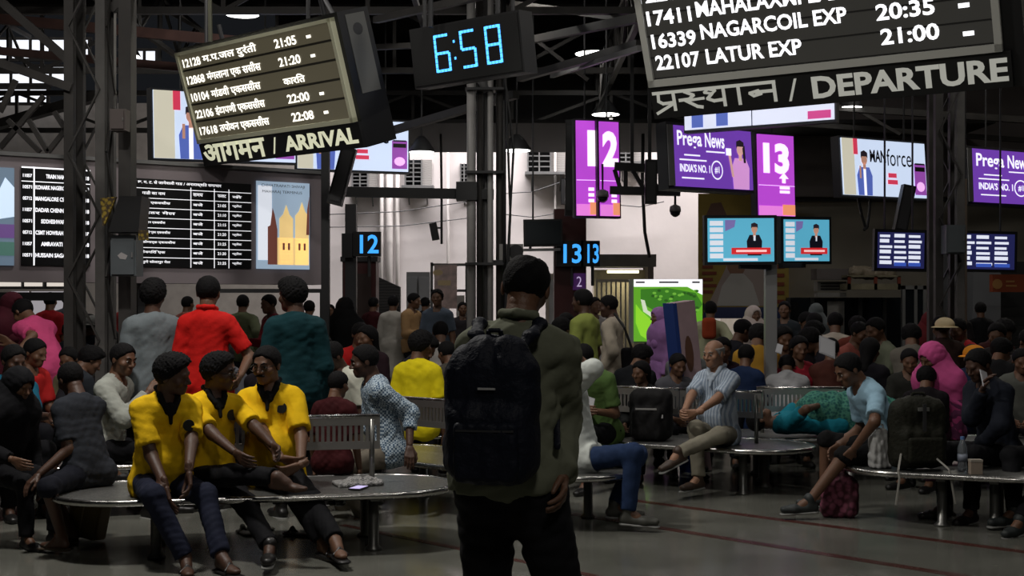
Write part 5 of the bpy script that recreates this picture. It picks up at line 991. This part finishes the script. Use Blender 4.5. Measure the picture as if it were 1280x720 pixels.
man('man in pale blue T-shirt and black shorts leaning forward, bare shins', 1112, 10.05, -76, seat=.48, lean=31, head=(0, 18, 0), H=1.70, topm=cloth('sky', (150, 185, 205)), botm=cloth('black_shorts', (14, 14, 15)), botend=.10, shoem=mat('dark_trainer', (.02, .025, .025), rough=.6), hair='short', skn='mid', face_detail=True,
    hands={1: (1068, 560, 9.75), -1: (1050, 556, 10.15)}, elbows={1: (1095, 555, 9.6), -1: (1085, 560, 10.3)}, feet={1: (1012, 626, 9.85), -1: (1030, 618, 10.25)}, knees={1: (1022, 545, 9.8), -1: (1030, 545, 10.2)}, fdir={1: (-1, -.1, 0), -1: (-1, -.1, 0)}, seed=32)
man('seated person in pink headscarf at right', 1180, 11.6, -50, seat=.47, lean=14, head=(-12, 18, 0), H=1.62, topm=cloth('mauve', (120, 62, 100)), botm=cloth('plum', (55, 25, 45)), shoem=c_shoe, sleeve=.97, hair=None, scarf='shawl', scarfm=cloth('pink', (205, 85, 145)), h=.013, seed=33, female=True)
man('man in dark navy clothes at the right edge holding a phone to his face', 1248, 10.0, -62, seat=.47, lean=16, head=(0, 18, 0), H=1.68, topm=cloth('ink', (26, 30, 40)), botm=c_blk, shoem=c_shoe, sleeve=.97, skn='dark', hands={-1: (1228, 488, 9.75), 1: (1222, 560, 9.8)}, elbows={-1: (1215, 540, 9.9), 1: (1250, 560, 9.6)}, seed=34)
man('person half out of the frame at the right edge with only shoes showing', 1330, 9.75, -60, seat=.47, lean=10, head=(0, 10, 0), topm=c_blk, botm=c_blk, shoem=MATS['dark_trainer'], feet={-1: (1268, 640, 9.45), 1: (1275, 652, 9.2)}, seed=35)
man('man in pink shirt bending over, back to the camera, at left', 62, 12.3, -128, H=1.74, lean=38, head=(10, 30, 0), topm=cloth('shirt_pink', (205, 75, 125)), botm=c_blk, shoem=c_shoe, hair='short', skn='mid', hands={1: (22, 440, 11.9), -1: (15, 430, 12.6)}, seed=36, hem=.05)
man('man in off-white shirt reaching right, behind the dark T-shirt', 134, 10.15, 75, seat=.47, lean=10, head=(-15, 8, 0), H=1.70, topm=cloth('dull_white', (165, 168, 160)), botm=c_blk, shoem=c_shoe, sleeve=.97, skn='mid', face_detail=True, hands={-1: (184, 492, 10.0), 1: (160, 520, 10.2)}, elbows={-1: (150, 520, 9.9), 1: (140, 540, 10.3)}, seed=37)
man('person wrapped in black clothes at the left edge of the frame', 4, 8.95, 60, seat=.47, lean=14, H=1.45, head=(0, 15, 0), topm=c_blk, botm=c_blk, sleeve=.97, shoem=c_shoe, scarf='shawl', scarfm=c_blk, hair=None, hands={-1: (14, 574, 8.6)}, seed=38)
man('man in teal T-shirt at the left edge behind the black clothes', 8, 10.2, 40, seat=.47, lean=10, H=1.68, head=(10, 10, 0), topm=cloth('teal', (22, 88, 112)), botm=c_blk, shoem=c_shoe, skn='dark', hands={1: (62, 520, 9.9)}, elbows={1: (50, 530, 10.0)}, seed=39)
# person lying on the bench, wrapped in teal
lf = figure('person lying on the bench wrapped in a teal shawl', (0, 0, 0), 0, H=1.60, head=(0, 0, 0), topm=cloth('cyan', (30, 130, 150)), botm=cloth('teal_print', (45, 98, 95), pattern='voronoi', ps=40, c2=s2l(80, 140, 120)), shoes=None, sleeve=.5, h=.014,
    hands={-1: (-.15, -.16, 1.0), 1: (.12, -.17, .9)}, elbow={-1: (-.5, -.3, -.2), 1: (.5, -.3, -.2)}, feet={-1: (-.1, .25, .3), 1: (.12, .22, .28)}, knee={-1: (0, -1, 0), 1: (0, -1, 0)})
rt = lf['root']; p = at(940, 0, 11.95); rt.rotation_euler = Matrix(((0, 0, -1), (1, 0, 0), (0, -1, 0))).to_euler(); rt.location = (p.x+1.55, 11.95, SEAT+.125)
soft('shawl', [ell((0, -.08, .62), (.20, .19, .36), k=.1), ell((0, -.12, .95), (.17, .14, .20), k=.1), ell((0, -.02, .32), (.16, .12, .2), k=.1)], .014, MATS['cloth_teal_print'], rt, noise=.012, nf=16)
# ================================================================= the crowd: posed models copied with their own clothes
TPL = {}
def tpl(key, **k):
    fi = figure('x', (0, -30, 0), 0, h=.019, topm=c_blk, botm=c_blk, shoem=c_shoe, scarfm=c_blk, **k); TPL[key] = (fi['root'], fi['hc'][2]+.115*fi['K'])
tpl('stand'); tpl('stand_bag', sleeve=.97, hands={-1: (-.12, -.28, 1.12), 1: (.2, -.05, .9)}, head=(15, 10, 0)); tpl('walk', sleeve=.97, feet={-1: (-.1, -.25, .085), 1: (.1, .25, .12)}, hands={-1: (-.24, .15, .95), 1: (.24, -.28, 1.0)})
tpl('sit', seat=.47, lean=8, hands={-1: (-.1, -.35, .6), 1: (.1, -.35, .6)}, head=(10, 15, 0)); tpl('sit2', seat=.47, lean=22, sleeve=.97, hands={-1: (-.05, -.38, .75), 1: (.06, -.38, .72)}, head=(-15, 28, 0), hair='thick'); tpl('sitw', seat=.47, lean=6, female=True, hair='long', sleeve=.97, head=(-10, 8, 0), hands={-1: (-.1, -.3, .6), 1: (.1, -.3, .6)})
tpl('veil_sit', seat=.47, lean=8, scarf='shawl', hair=None, sleeve=.97, head=(10, 10, 0), female=True, hands={-1: (-.1, -.3, .6), 1: (.1, -.3, .6)}); tpl('veil', scarf='shawl', hair=None, sleeve=.97, female=True, hem=.5); tpl('kurta', hem=.38, sleeve=.97)
used = set()
def crowd(key, u, v, d, face, top, label, bot=(24, 24, 30), skn='mid', scarf=None, hairc=None, group=None):
    root, zt = TPL[key]; sit = 'sit' in key
    if sit and d is None: d = 1700*.36/max(v-HZ, 6)
    z = HC-(v-HZ)*d/F; s = max(.80, min(1.12, z/zt))
    o = root if key not in used else copy_tree(root); used.add(key)
    o.location = (at(u, 0, d).x, d, 0); o.rotation_euler = (0, 0, R(face)); o.scale = (s, s, s); o['label'] = label
    if group: o['group'] = group
    for c in o.children:
        n = c.name.split('.')[0]; m = {'shirt': cloth('c%d_%d_%d' % tuple(top), top, bump=0), 'trousers': cloth('c%d_%d_%d' % tuple(bot), bot, bump=0), 'body': skin(skn), 'headscarf': cloth('c%d_%d_%d' % tuple(scarf or top), scarf or top, bump=0)}.get(n)
        if n == 'hair' and hairc: m = cloth('c%d_%d_%d' % hairc, hairc, bump=0)
        if m:
            for sl in c.material_slots: sl.link = 'OBJECT'; sl.material = m
    return o
K_ = (26, 26, 30)
for row in (
 ('veil', 14, 368, 13.6, 60, (70, 22, 34), 'woman in dark maroon headscarf standing at the left edge'),
 ('stand', 62, 366, 18, 178, (150, 25, 32), 'person in dark red shirt standing beyond the pink shirt'),
 ('walk', 84, 364, 18.5, 175, (70, 72, 80), 'person in grey carrying a dark bag, left of the lattice column'),
 ('stand', 34, 377, 26, 20, (90, 85, 88), 'tiny distant figure in the bright gap at far left'),
 ('sit', 30, 424, 11.6, 60, (190, 38, 38), 'seated person in red shirt below the pink shirt'),
 ('sit2', 84, 402, 15, 30, (32, 34, 44), 'dark seated figure right of the pink shirt'),
 ('sit', 96, 434, 12.2, -20, (110, 105, 80), 'person in khaki top behind the dark T-shirt'),
 ('sit', 118, 394, 16, -140, (24, 26, 38), 'person in grey cap and navy top by the lattice column'),
 ('sitw', 146, 411, 13.8, -70, (205, 140, 35), 'woman with orange-yellow shawl left of the grey shirt'),
 ('stand', 164, 362, 16.5, 175, (150, 55, 55), 'person in salmon top half hidden by the grey shirt'),
 ('stand', 233, 371, 20, 150, (150, 90, 80), 'person behind the left shoulder of the red polo'),
 ('walk', 303, 369, 18, 176, (92, 98, 72), 'person in olive vest walking away right of the red polo'),
 ('stand_bag', 340, 369, 16.5, -60, (120, 32, 42), 'person in dark red top left of the dark teal shirt'),
 ('sit', 292, 432, 12.8, -30, (84, 84, 90), 'seated person in grey between the red polo and the teal shirt'),
 ('sit2', 318, 440, 12.0, 150, (30, 24, 30), 'seated dark figure left of the teal shirt'),
 ('sit', 222, 436, 12.6, 160, (60, 40, 44), 'seated dark figure between the grey shirt and the red polo'),
 ('veil', 431, 374, 15.5, 170, (10, 10, 12), 'tall figure in black veil beside the square post'),
 ('stand', 413, 381, 22, 0, (170, 160, 155), 'distant pale figure behind the black veil'),
 ('sit', 446, 404, 14.5, 20, (180, 30, 30), 'person in bright red top behind the white crumpled shirt'),
 ('stand', 466, 372, 22, 150, (60, 20, 24), 'person in dark maroon by the maroon kiosk'),
 ('sitw', 466, 408, 14.2, -30, (40, 24, 30), 'woman in dark shawl above the checked shirt'),
 ('kurta', 491, 370, 20.5, 165, (185, 180, 172), 'man in long white kurta seen from behind'),
 ('stand_bag', 514, 367, 20.5, 60, (170, 135, 95), 'man in tan shirt right of the white kurta'),
 ('stand', 531, 372, 23, 160, (34, 32, 36), 'dark figure between the tan shirt and the grey T-shirt'),
 ('stand', 547, 362, 18.6, -8, (82, 92, 106), 'man in grey-blue T-shirt facing the camera by the pipe column'),
 ('sit', 549, 403, 15.2, 175, (200, 195, 190), 'child in white shirt in front of the grey-blue T-shirt'),
 ('sit2', 505, 420, 13.6, 60, (26, 26, 32), 'dark seated figure left of the yellow T-shirt back'),
 ('sit', 566, 428, 13.2, -150, (70, 66, 60), 'seated figure at the left elbow of the man with the rucksack'),
 ('stand', 578, 378, 21, 10, (50, 46, 50), 'dark figure beside the foot of the pipe column'),
 ('sit2', 690, 388, 15.5, 160, (30, 30, 34), 'dark-haired figure right of the rucksack man, left one'),
 ('sit', 704, 389, 16.5, 10, (26, 28, 34), 'dark-haired figure right of the rucksack man, right one'),
 ('stand', 742, 372, 18, 30, (180, 175, 175), 'white-shirted figure between the lime and beige shirts'),
 ('sit2', 786, 434, 12.6, 150, (20, 22, 26), 'dark seated figure right of the moss green shirt'),
 ('sitw', 806, 452, 12.1, -30, (26, 28, 28), 'dark seated figure left of the blue and pink carton'),
 ('veil', 826, 386, 15.5, -70, (165, 120, 180), 'woman in lilac shawl in front of the green screen'),
 ('sit2', 862, 420, 13.2, -10, (98, 100, 100), 'person in grey top behind the blue and pink carton'),
 ('sit', 842, 442, 12.5, 10, (80, 80, 86), 'child left of the blue and pink carton'),
 ('stand', 873, 377, 18, 150, (30, 36, 60), 'navy-clad figure right of the green screen'),
 ('walk', 888, 377, 16.5, 170, (170, 172, 140), 'person in pale jacket with an orange rucksack'),
 ('sit', 903, 422, 13.2, -10, (40, 24, 34), 'reddish face in the crowd above the old man'),
 ('veil', 941, 384, 17, 20, (205, 190, 185), 'woman in white headscarf left of the screen post'),
 ('sit2', 944, 408, 13.8, 165, (160, 120, 40), 'dark-haired person in mustard top left of the screen post'),
 ('sit', 928, 432, 12.9, 150, (26, 42, 74), 'person in blue top right of the old man'),
 ('sit', 914, 400, 15.5, 100, (26, 26, 34), 'dark figure below the yellow banner, left one'),
 ('stand', 981, 377, 17, -20, (44, 50, 56), 'man facing the camera just right of the screen post'),
 ('sit', 1002, 386, 17.5, 10, (96, 92, 66), 'person in olive top right of the screen post'),
 ('veil', 1020, 381, 19, 160, (112, 118, 120), 'figure in grey veil in front of the dark shop front'),
 ('sit', 1021, 388, 16.2, 176, (190, 182, 172), 'black-haired person in cream shirt with dark red stripe, from behind'),
 ('sit', 1043, 387, 16.8, 160, (195, 185, 170), 'black-haired person in white shirt right of the cream shirt'),
 ('sit', 976, 408, 14.2, 0, (44, 22, 26), 'face in the crowd at the right foot of the screen post'),
 ('sit2', 1005, 404, 14.5, 150, (30, 24, 28), 'black-haired figure below the olive top'),
 ('sitw', 993, 421, 13.4, 20, (165, 42, 58), 'woman with red-pink top right of the screen post'),
 ('sit', 1036, 424, 13.2, 155, (78, 42, 34), 'person in rust-brown shirt above the lying person'),
 ('sit2', 1048, 412, 14.4, -100, (26, 24, 32), 'dark figure holding a pale sheet in the right crowd'),
 ('sit', 1063, 403, 15.4, 30, (165, 92, 82), 'person in dusty pink top in the right crowd'),
 ('sit2', 1073, 386, 16.5, 170, (105, 50, 40), 'dark-haired person in front of the pale notice'),
 ('sit', 1087, 398, 15.8, 10, (170, 95, 60), 'person in pale orange top right of the dusty pink top'),
 ('sit', 1108, 398, 14.6, -70, (96, 100, 84), 'big-haired man in khaki-grey shirt in profile'),
 ('sitw', 1084, 424, 12.9, 150, (20, 18, 24), 'dark figure above the pale blue T-shirt'),
 ('sit2', 1142, 408, 14.2, 170, (105, 100, 92), 'person in patterned grey shirt left of the pink headscarf'),
 ('sit', 1181, 396, 15.2, 175, (60, 44, 40), 'person in cream cap and brown top in the right crowd'),
 ('veil_sit', 1160, 388, 16.9, 10, (95, 30, 34), 'person in dark red top left of the cream cap'),
 ('sit', 1208, 399, 15.6, -60, (190, 45, 55), 'person in red top right of the cream cap'),
 ('stand', 1196, 378, 18.5, 160, (34, 30, 32), 'dark standing figure right of the right lattice column'),
 ('stand', 1226, 378, 19, 170, (24, 24, 26), 'dark standing figure below the timetable screen at right'),
 ('sit2', 1232, 394, 15.0, 20, (60, 26, 26), 'dark red-brown figure near the stairs'),
 ('sit', 1218, 432, 12.9, 170, (30, 42, 70), 'person with an orange cap right of the pink headscarf'),
 ('sit', 1252, 404, 14.0, -40, (34, 30, 30), 'dark-haired figure below the stairs'),
 ('sit2', 1243, 426, 12.6, 150, (16, 16, 18), 'black-clad figure above the man with the phone'),
 ('sit', 1276, 412, 13.4, 10, (70, 62, 60), 'seated figure at the right edge below the stairs'),
 ('sit2', 1158, 462, 11.2, 165, (24, 20, 24), 'dark head in front of the pink headscarf'),
 ('sit', 1137, 436, 12.4, -20, (40, 40, 36), 'dark figure between the khaki shirt and the pink headscarf'),
 ('sit', 1276, 436, 12.1, -20, (88, 90, 84), 'grey-topped figure at the right edge'),
 ('sit2', 78, 436, 11.7, 140, (40, 44, 50), 'dark figure between the pink shirt and the khaki top'),
 ('sit', 182, 424, 14.6, 20, (30, 32, 60), 'dark blue figure at the left arm of the grey shirt'),
 ('sit', 640, 400, 15.0, 0, (60, 60, 60), 'seated figure mostly behind the rucksack man'),
 ('stand', 100, 374, 21, 10, (60, 55, 60), 'small standing figure behind the lattice column'),
 ('stand', 386, 376, 19, 170, (70, 30, 36), 'small standing figure right of the dark teal shirt'),
 ('sit2', 396, 420, 13.0, 20, (28, 30, 34), 'dark seated figure right of the dark teal shirt')):
    crowd(*row)
crowd('stand', 731, 362, 13.2, -125, (138, 148, 74), 'man in lime green shirt standing right of the rucksack man', skn='dark'); crowd('stand_bag', 766, 370, 14.2, -115, (165, 155, 140), 'man in beige shirt with a bag strap, looking down left', skn='dark')
for key in TPL:
    if key not in used: raise Exception(key)
def soft_at(name, prims, h, m, loc, rz_, label, cat, **kw):
    e = empty(name, loc, rz_, label, cat); soft(kw.pop('part', 'body'), prims, h, m, e, **kw); return e
# orange rucksack, caps
p = at(886, 0, 16.3); soft_at('rucksack', [bx3((0, 0, 1.24), (.085, .06, .13), .05)], .015, cloth('orange_pack', (150, 62, 35)), (p.x, 16.28, 0), 0, 'small orange rucksack on the back of the pale jacket', 'rucksack')
def cap(u, v, d, rgb, lab):
    p = at(u, v+9, d); e = empty('cap', p, R(30), lab, 'cap'); soft('crown', [ell((0, 0, .0), (.10, .115, .085))], .012, cloth('cap%d' % rgb[0], rgb), e, carve=lambda X, Y, Z: -.02-Z); MB().lathe([(.09, -.02), (.15, -.03), (.14, -.022), (.09, -.01)], 16).build('brim', MATS['cloth_cap%d' % rgb[0]], e, True)
cap(116, 394, 15.95, (120, 120, 118), 'grey cap on the head by the lattice column'); cap(1218, 433, 12.9, (235, 150, 40), 'orange cap in the crowd right of the pink headscarf'); cap(1181, 397, 15.15, (225, 205, 165), 'cream cap in the crowd at right')
# ================================================================= bags and small things
olive = cloth('olive_black', (34, 34, 26), rough=.7, bump=.4, bs=40)
p = at(1148, 0, 9.62); e = soft_at('rucksack', [bx3((0, 0, .25), (.20, .10, .24), .08, k=.04), bx3((0, -.09, .17), (.16, .05, .13), .05, k=.03), ell((0, .0, .46), (.15, .08, .06), k=.06)], .011, olive, (p.x, 9.66, SEAT+.003), R(8), 'large olive-black rucksack standing on the round bench at right', 'rucksack', noise=.004, nf=20)
soft('pocket', [bx3((0, -.15, .15), (.13, .02, .09), .018)], .01, olive, e); MB().box(-.012, .012, -.135, -.125, .20, .47).build('webbing', m_dark, e); MB().box(-.04, .04, -.12, -.105, .42, .445).build('buckle', mat('buckle_grey', (.35, .35, .33), rough=.3, metal=.6), e)
MB().path([(-.06, -.02, .48), (-.04, -.02, .54), (.04, -.02, .54), (.06, -.02, .48)], .011, 6).build('grab_loop', olive, e)
for s, x in ((-1, -.27), (1, .10)): MB().path([(x*.6, -.1, .12), (x, -.30, .03), (x, -.32, -.02), (x+.03*s, -.33, -.20)], .008, 5).build('hanging_strap', mat('pale_strap', (.28, .27, .24)), e)
p = at(1099, 0, 9.75); e = soft_at('carrier_bag', [bx3((0, 0, .12), (.075, .05, .12), .03, k=.03), ell((.0, 0, .22), (.05, .03, .06), k=.05)], .009, cloth('white_plastic', (190, 190, 188), rough=.4, bump=.2), (p.x, 9.72, SEAT+.003), .3, 'white plastic bag between the pale blue T-shirt and the olive rucksack', 'bag', noise=.008, nf=28)
MB().path([(-.03, 0, .26), (-.02, 0, .31), (.02, 0, .31), (.03, 0, .26)], .006, 5).build('handle', MATS['cloth_white_plastic'], e)
p = at(1206, 0, 9.5); e = empty('water_bottle', (p.x, 9.55, SEAT+.003), label='clear water bottle standing on the round bench at right', cat='bottle')
gl = mat('clear_plastic', (.55, .6, .65), rough=.1); gl.node_tree.nodes['Principled BSDF'].inputs['Transmission Weight'].default_value = .8
MB().lathe([(.033, 0), (.035, .02), (.032, .06), (.035, .1), (.034, .16), (.018, .21), (.013, .225)], 16).build('body', gl, e, True); MB().lathe([(.0355, .07), (.0355, .12)], 16).build('label_band', mat('bottle_label', (.25, .28, .35)), e, True); MB().lathe([(.015, .222), (.015, .242)], 12).build('cap', mat('cap_blue', (.1, .2, .45)), e)
e = empty('carton', (p.x+.04, 9.40, SEAT+.003), label='small beige carton beside the water bottle', cat='carton'); MB().box(-.04, .04, -.03, .03, 0, .09).build('box', mat('carton_beige', (.35, .28, .22)), e); MB().box(-.042, .042, -.032, .032, .085, .1).build('lid', mat('carton_lid', (.4, .36, .3)), e)
pp = mat('pink_print', s2l(120, 60, 80), rough=.8, pattern='voronoi', ps=22, c2=s2l(60, 14, 28)); p = at(1047, 0, 10.0)
e = soft_at('cloth_bag', [bx3((0, 0, .14), (.13, .07, .14), .05, k=.04), ell((.0, 0, .27), (.08, .05, .06), k=.05)], .011, pp, (p.x, 9.95, .003), -.3, 'pink and maroon patterned bag on the floor by the bare shins', 'bag', noise=.008, nf=22); MB().path([(-.06, 0, .28), (-.03, 0, .36), (.03, 0, .36), (.06, 0, .28)], .01, 6).build('handle', pp, e)
p = at(815, 0, 11.55); e = soft_at('rucksack', [bx3((0, 0, .22), (.18, .10, .22), .08, k=.04), bx3((-.02, -.10, .15), (.13, .04, .13), .04, k=.03)], .012, cloth('matte_black', (22, 21, 22), rough=.7), (p.x, 11.62, SEAT+.003), R(-15), 'black rucksack on the bench left of the old man', 'rucksack', noise=.005, nf=20)
MB().box(-.11, .07, -.152, -.146, .27, .285).build('reflective_strip', mat('strip_grey', (.3, .29, .28)), e); MB().box(.10, .12, -.12, -.11, .2, .23).build('tag', mat('tab_white', (.4, .4, .4)), e)
p = at(103, 0, 8.9); e = empty('suitcase', (p.x, 8.95, .0), R(-20), 'mustard brown case leaning under the left end of the bench', 'case'); e.rotation_euler = (R(-6), R(9), R(-20)); e.location.z = .03
o = MB().box(-.12, .12, -.07, .07, 0, .30).build('shell', mat('mustard', (.16, .105, .02), rough=.5, var=.2), e); b = o.modifiers.new('b', 'BEVEL'); b.width = .02; b.segments = 2
MB().box(-.005, .005, -.073, .073, 0, .302).build('seam', mat('tan_seam', (.3, .22, .1)), e); MB().path([(-.04, 0, .3), (-.04, 0, .34), (.04, 0, .34), (.04, 0, .3)], .008, 6).build('handle', m_dark, e)
def slipper(u, v, rz_, lab, m):
    d = HC*F/(v-HZ); p = at(u, v, d); e = empty('sandal', (p.x, d, 0), rz_, lab, 'sandal'); V = sdf_mesh([seg((0, -.08, .012), (0, .08, .012), .042, .035, M=np.diag([1, 1, 3.2]))], .008); link('sole', to_mesh('sole', [V]), m, e)
    V = sdf_mesh([seg((-.035, .02, .015), (0, .04, .05), .01), seg((.035, .02, .015), (0, .04, .05), .01), seg((0, .04, .05), (0, .08, .02), .008)], .006); link('strap', to_mesh('strap', [V]), m, e)
ms_ = mat('sandal_dark', (.03, .028, .02), rough=.7); slipper(372, 670, 1.2, 'loose dark sandal left of the bare foot under the bench', ms_); slipper(322, 664, 2.0, 'loose dark sandal lying between the men in yellow', ms_); slipper(306, 668, .6, 'loose dark sandal lying further left on the floor', ms_)
p = at(445, 0, 8.75); e = empty('newspaper', (p.x, 8.85, SEAT+.002), .4, 'crumpled newspaper lying on the bench right of the yellow shirts', 'newspaper')
soft('sheet', [bx3((0, 0, .012), (.15, .10, .012), .008), bx3((.04, .03, .03), (.08, .06, .012), .008)], .008, mat('newsprint', (.35, .34, .33), rough=.8, pattern='check', ps=60, c2=(.15, .15, .15)), e, noise=.006, nf=30)
p = at(447, 0, 8.6); e = empty('phone', (p.x, 8.66, SEAT+.004), -.3, 'phone with lit screen on the bench beside the newspaper', 'phone'); MB().box(-.04, .04, -.075, .075, 0, .009).build('case', m_black, e); MB().box(-.035, .035, -.068, .068, .009, .0105).build('screen', em('phone_lilac', (190, 180, 225), .7), e)
# tall blue and pink carton held upright in the crowd
p = at(862, 0, 12.6); e = empty('tall_carton', (p.x+.06, 12.6, .0), R(28), 'tall narrow carton with blue side and pale pink front leaning in the crowd', 'carton'); e.rotation_euler = (0, R(-7), R(28))
MB().box(-.12, .12, -.08, .08, 0, 1.58).build('box', mat('carton_pink', s2l(165, 140, 145), rough=.6, var=.15), e); MB().box(-.125, -.12, -.082, .082, 0, 1.582).build('blue_side', mat('carton_blue', s2l(28, 55, 120), rough=.6), e)
L = Lines(-.083); L.poly([(.0+.045*cos(t), 1.1+.17*sin(t)) for t in np.linspace(0, 6, 14)]); L.build('printed_oval', mat('carton_brown', s2l(95, 65, 50)), e)
L = Lines(-.082); L.quad(-.12, -.085, 0, 1.58); L.build('blue_edge', MATS['carton_blue'], e)
# phones and papers held in the crowd
for u, v, d, r_, lab in ((1231, 474, 9.72, .5, 'small pale phone held by the man in navy at the right edge'), (1034, 434, 13.0, .3, 'pale sheet of paper held up in the right crowd'), (737, 506, 11.05, .2, 'phone held by the man in moss green shirt'), (974, 436, 12.9, 0, 'tiny white cup lit in the crowd right of the screen post')):
    p = at(u, v, d); e = empty('phone' if 'phone' in lab else ('paper' if 'sheet' in lab else 'cup'), p, r_, lab, 'phone' if 'phone' in lab else ('paper' if 'sheet' in lab else 'cup'))
    w, h = (.035, .07) if 'phone' in lab else ((.09, .10) if 'sheet' in lab else (.03, .05)); o = MB().box(-w, w, -.004, .004, -h, h).build('body', mat('pale_grey_body', (.4, .4, .42), rough=.4), e); o.rotation_euler = (R(-30), R(20), 0); MB().box(-w*.85, w*.85, -.006, -.004, -h*.85, h*.85).build('face', mat('pale_face', (.5, .5, .52)), o)
# strap bag of the beige shirt
p = at(780, 0, 14.0); e = empty('shoulder_bag', (p.x, 14.0, 0), .2, 'dark shoulder bag on the back of the man in beige shirt', 'bag'); soft('body', [bx3((.12, .1, .95), (.12, .06, .14), .04)], .014, c_blk, e); MB().path([(.1, .05, 1.08), (-.02, -.08, 1.3), (-.12, -.05, 1.45)], .014, 6).build('strap', m_dark, e)
bpy.data.objects.remove(_to)
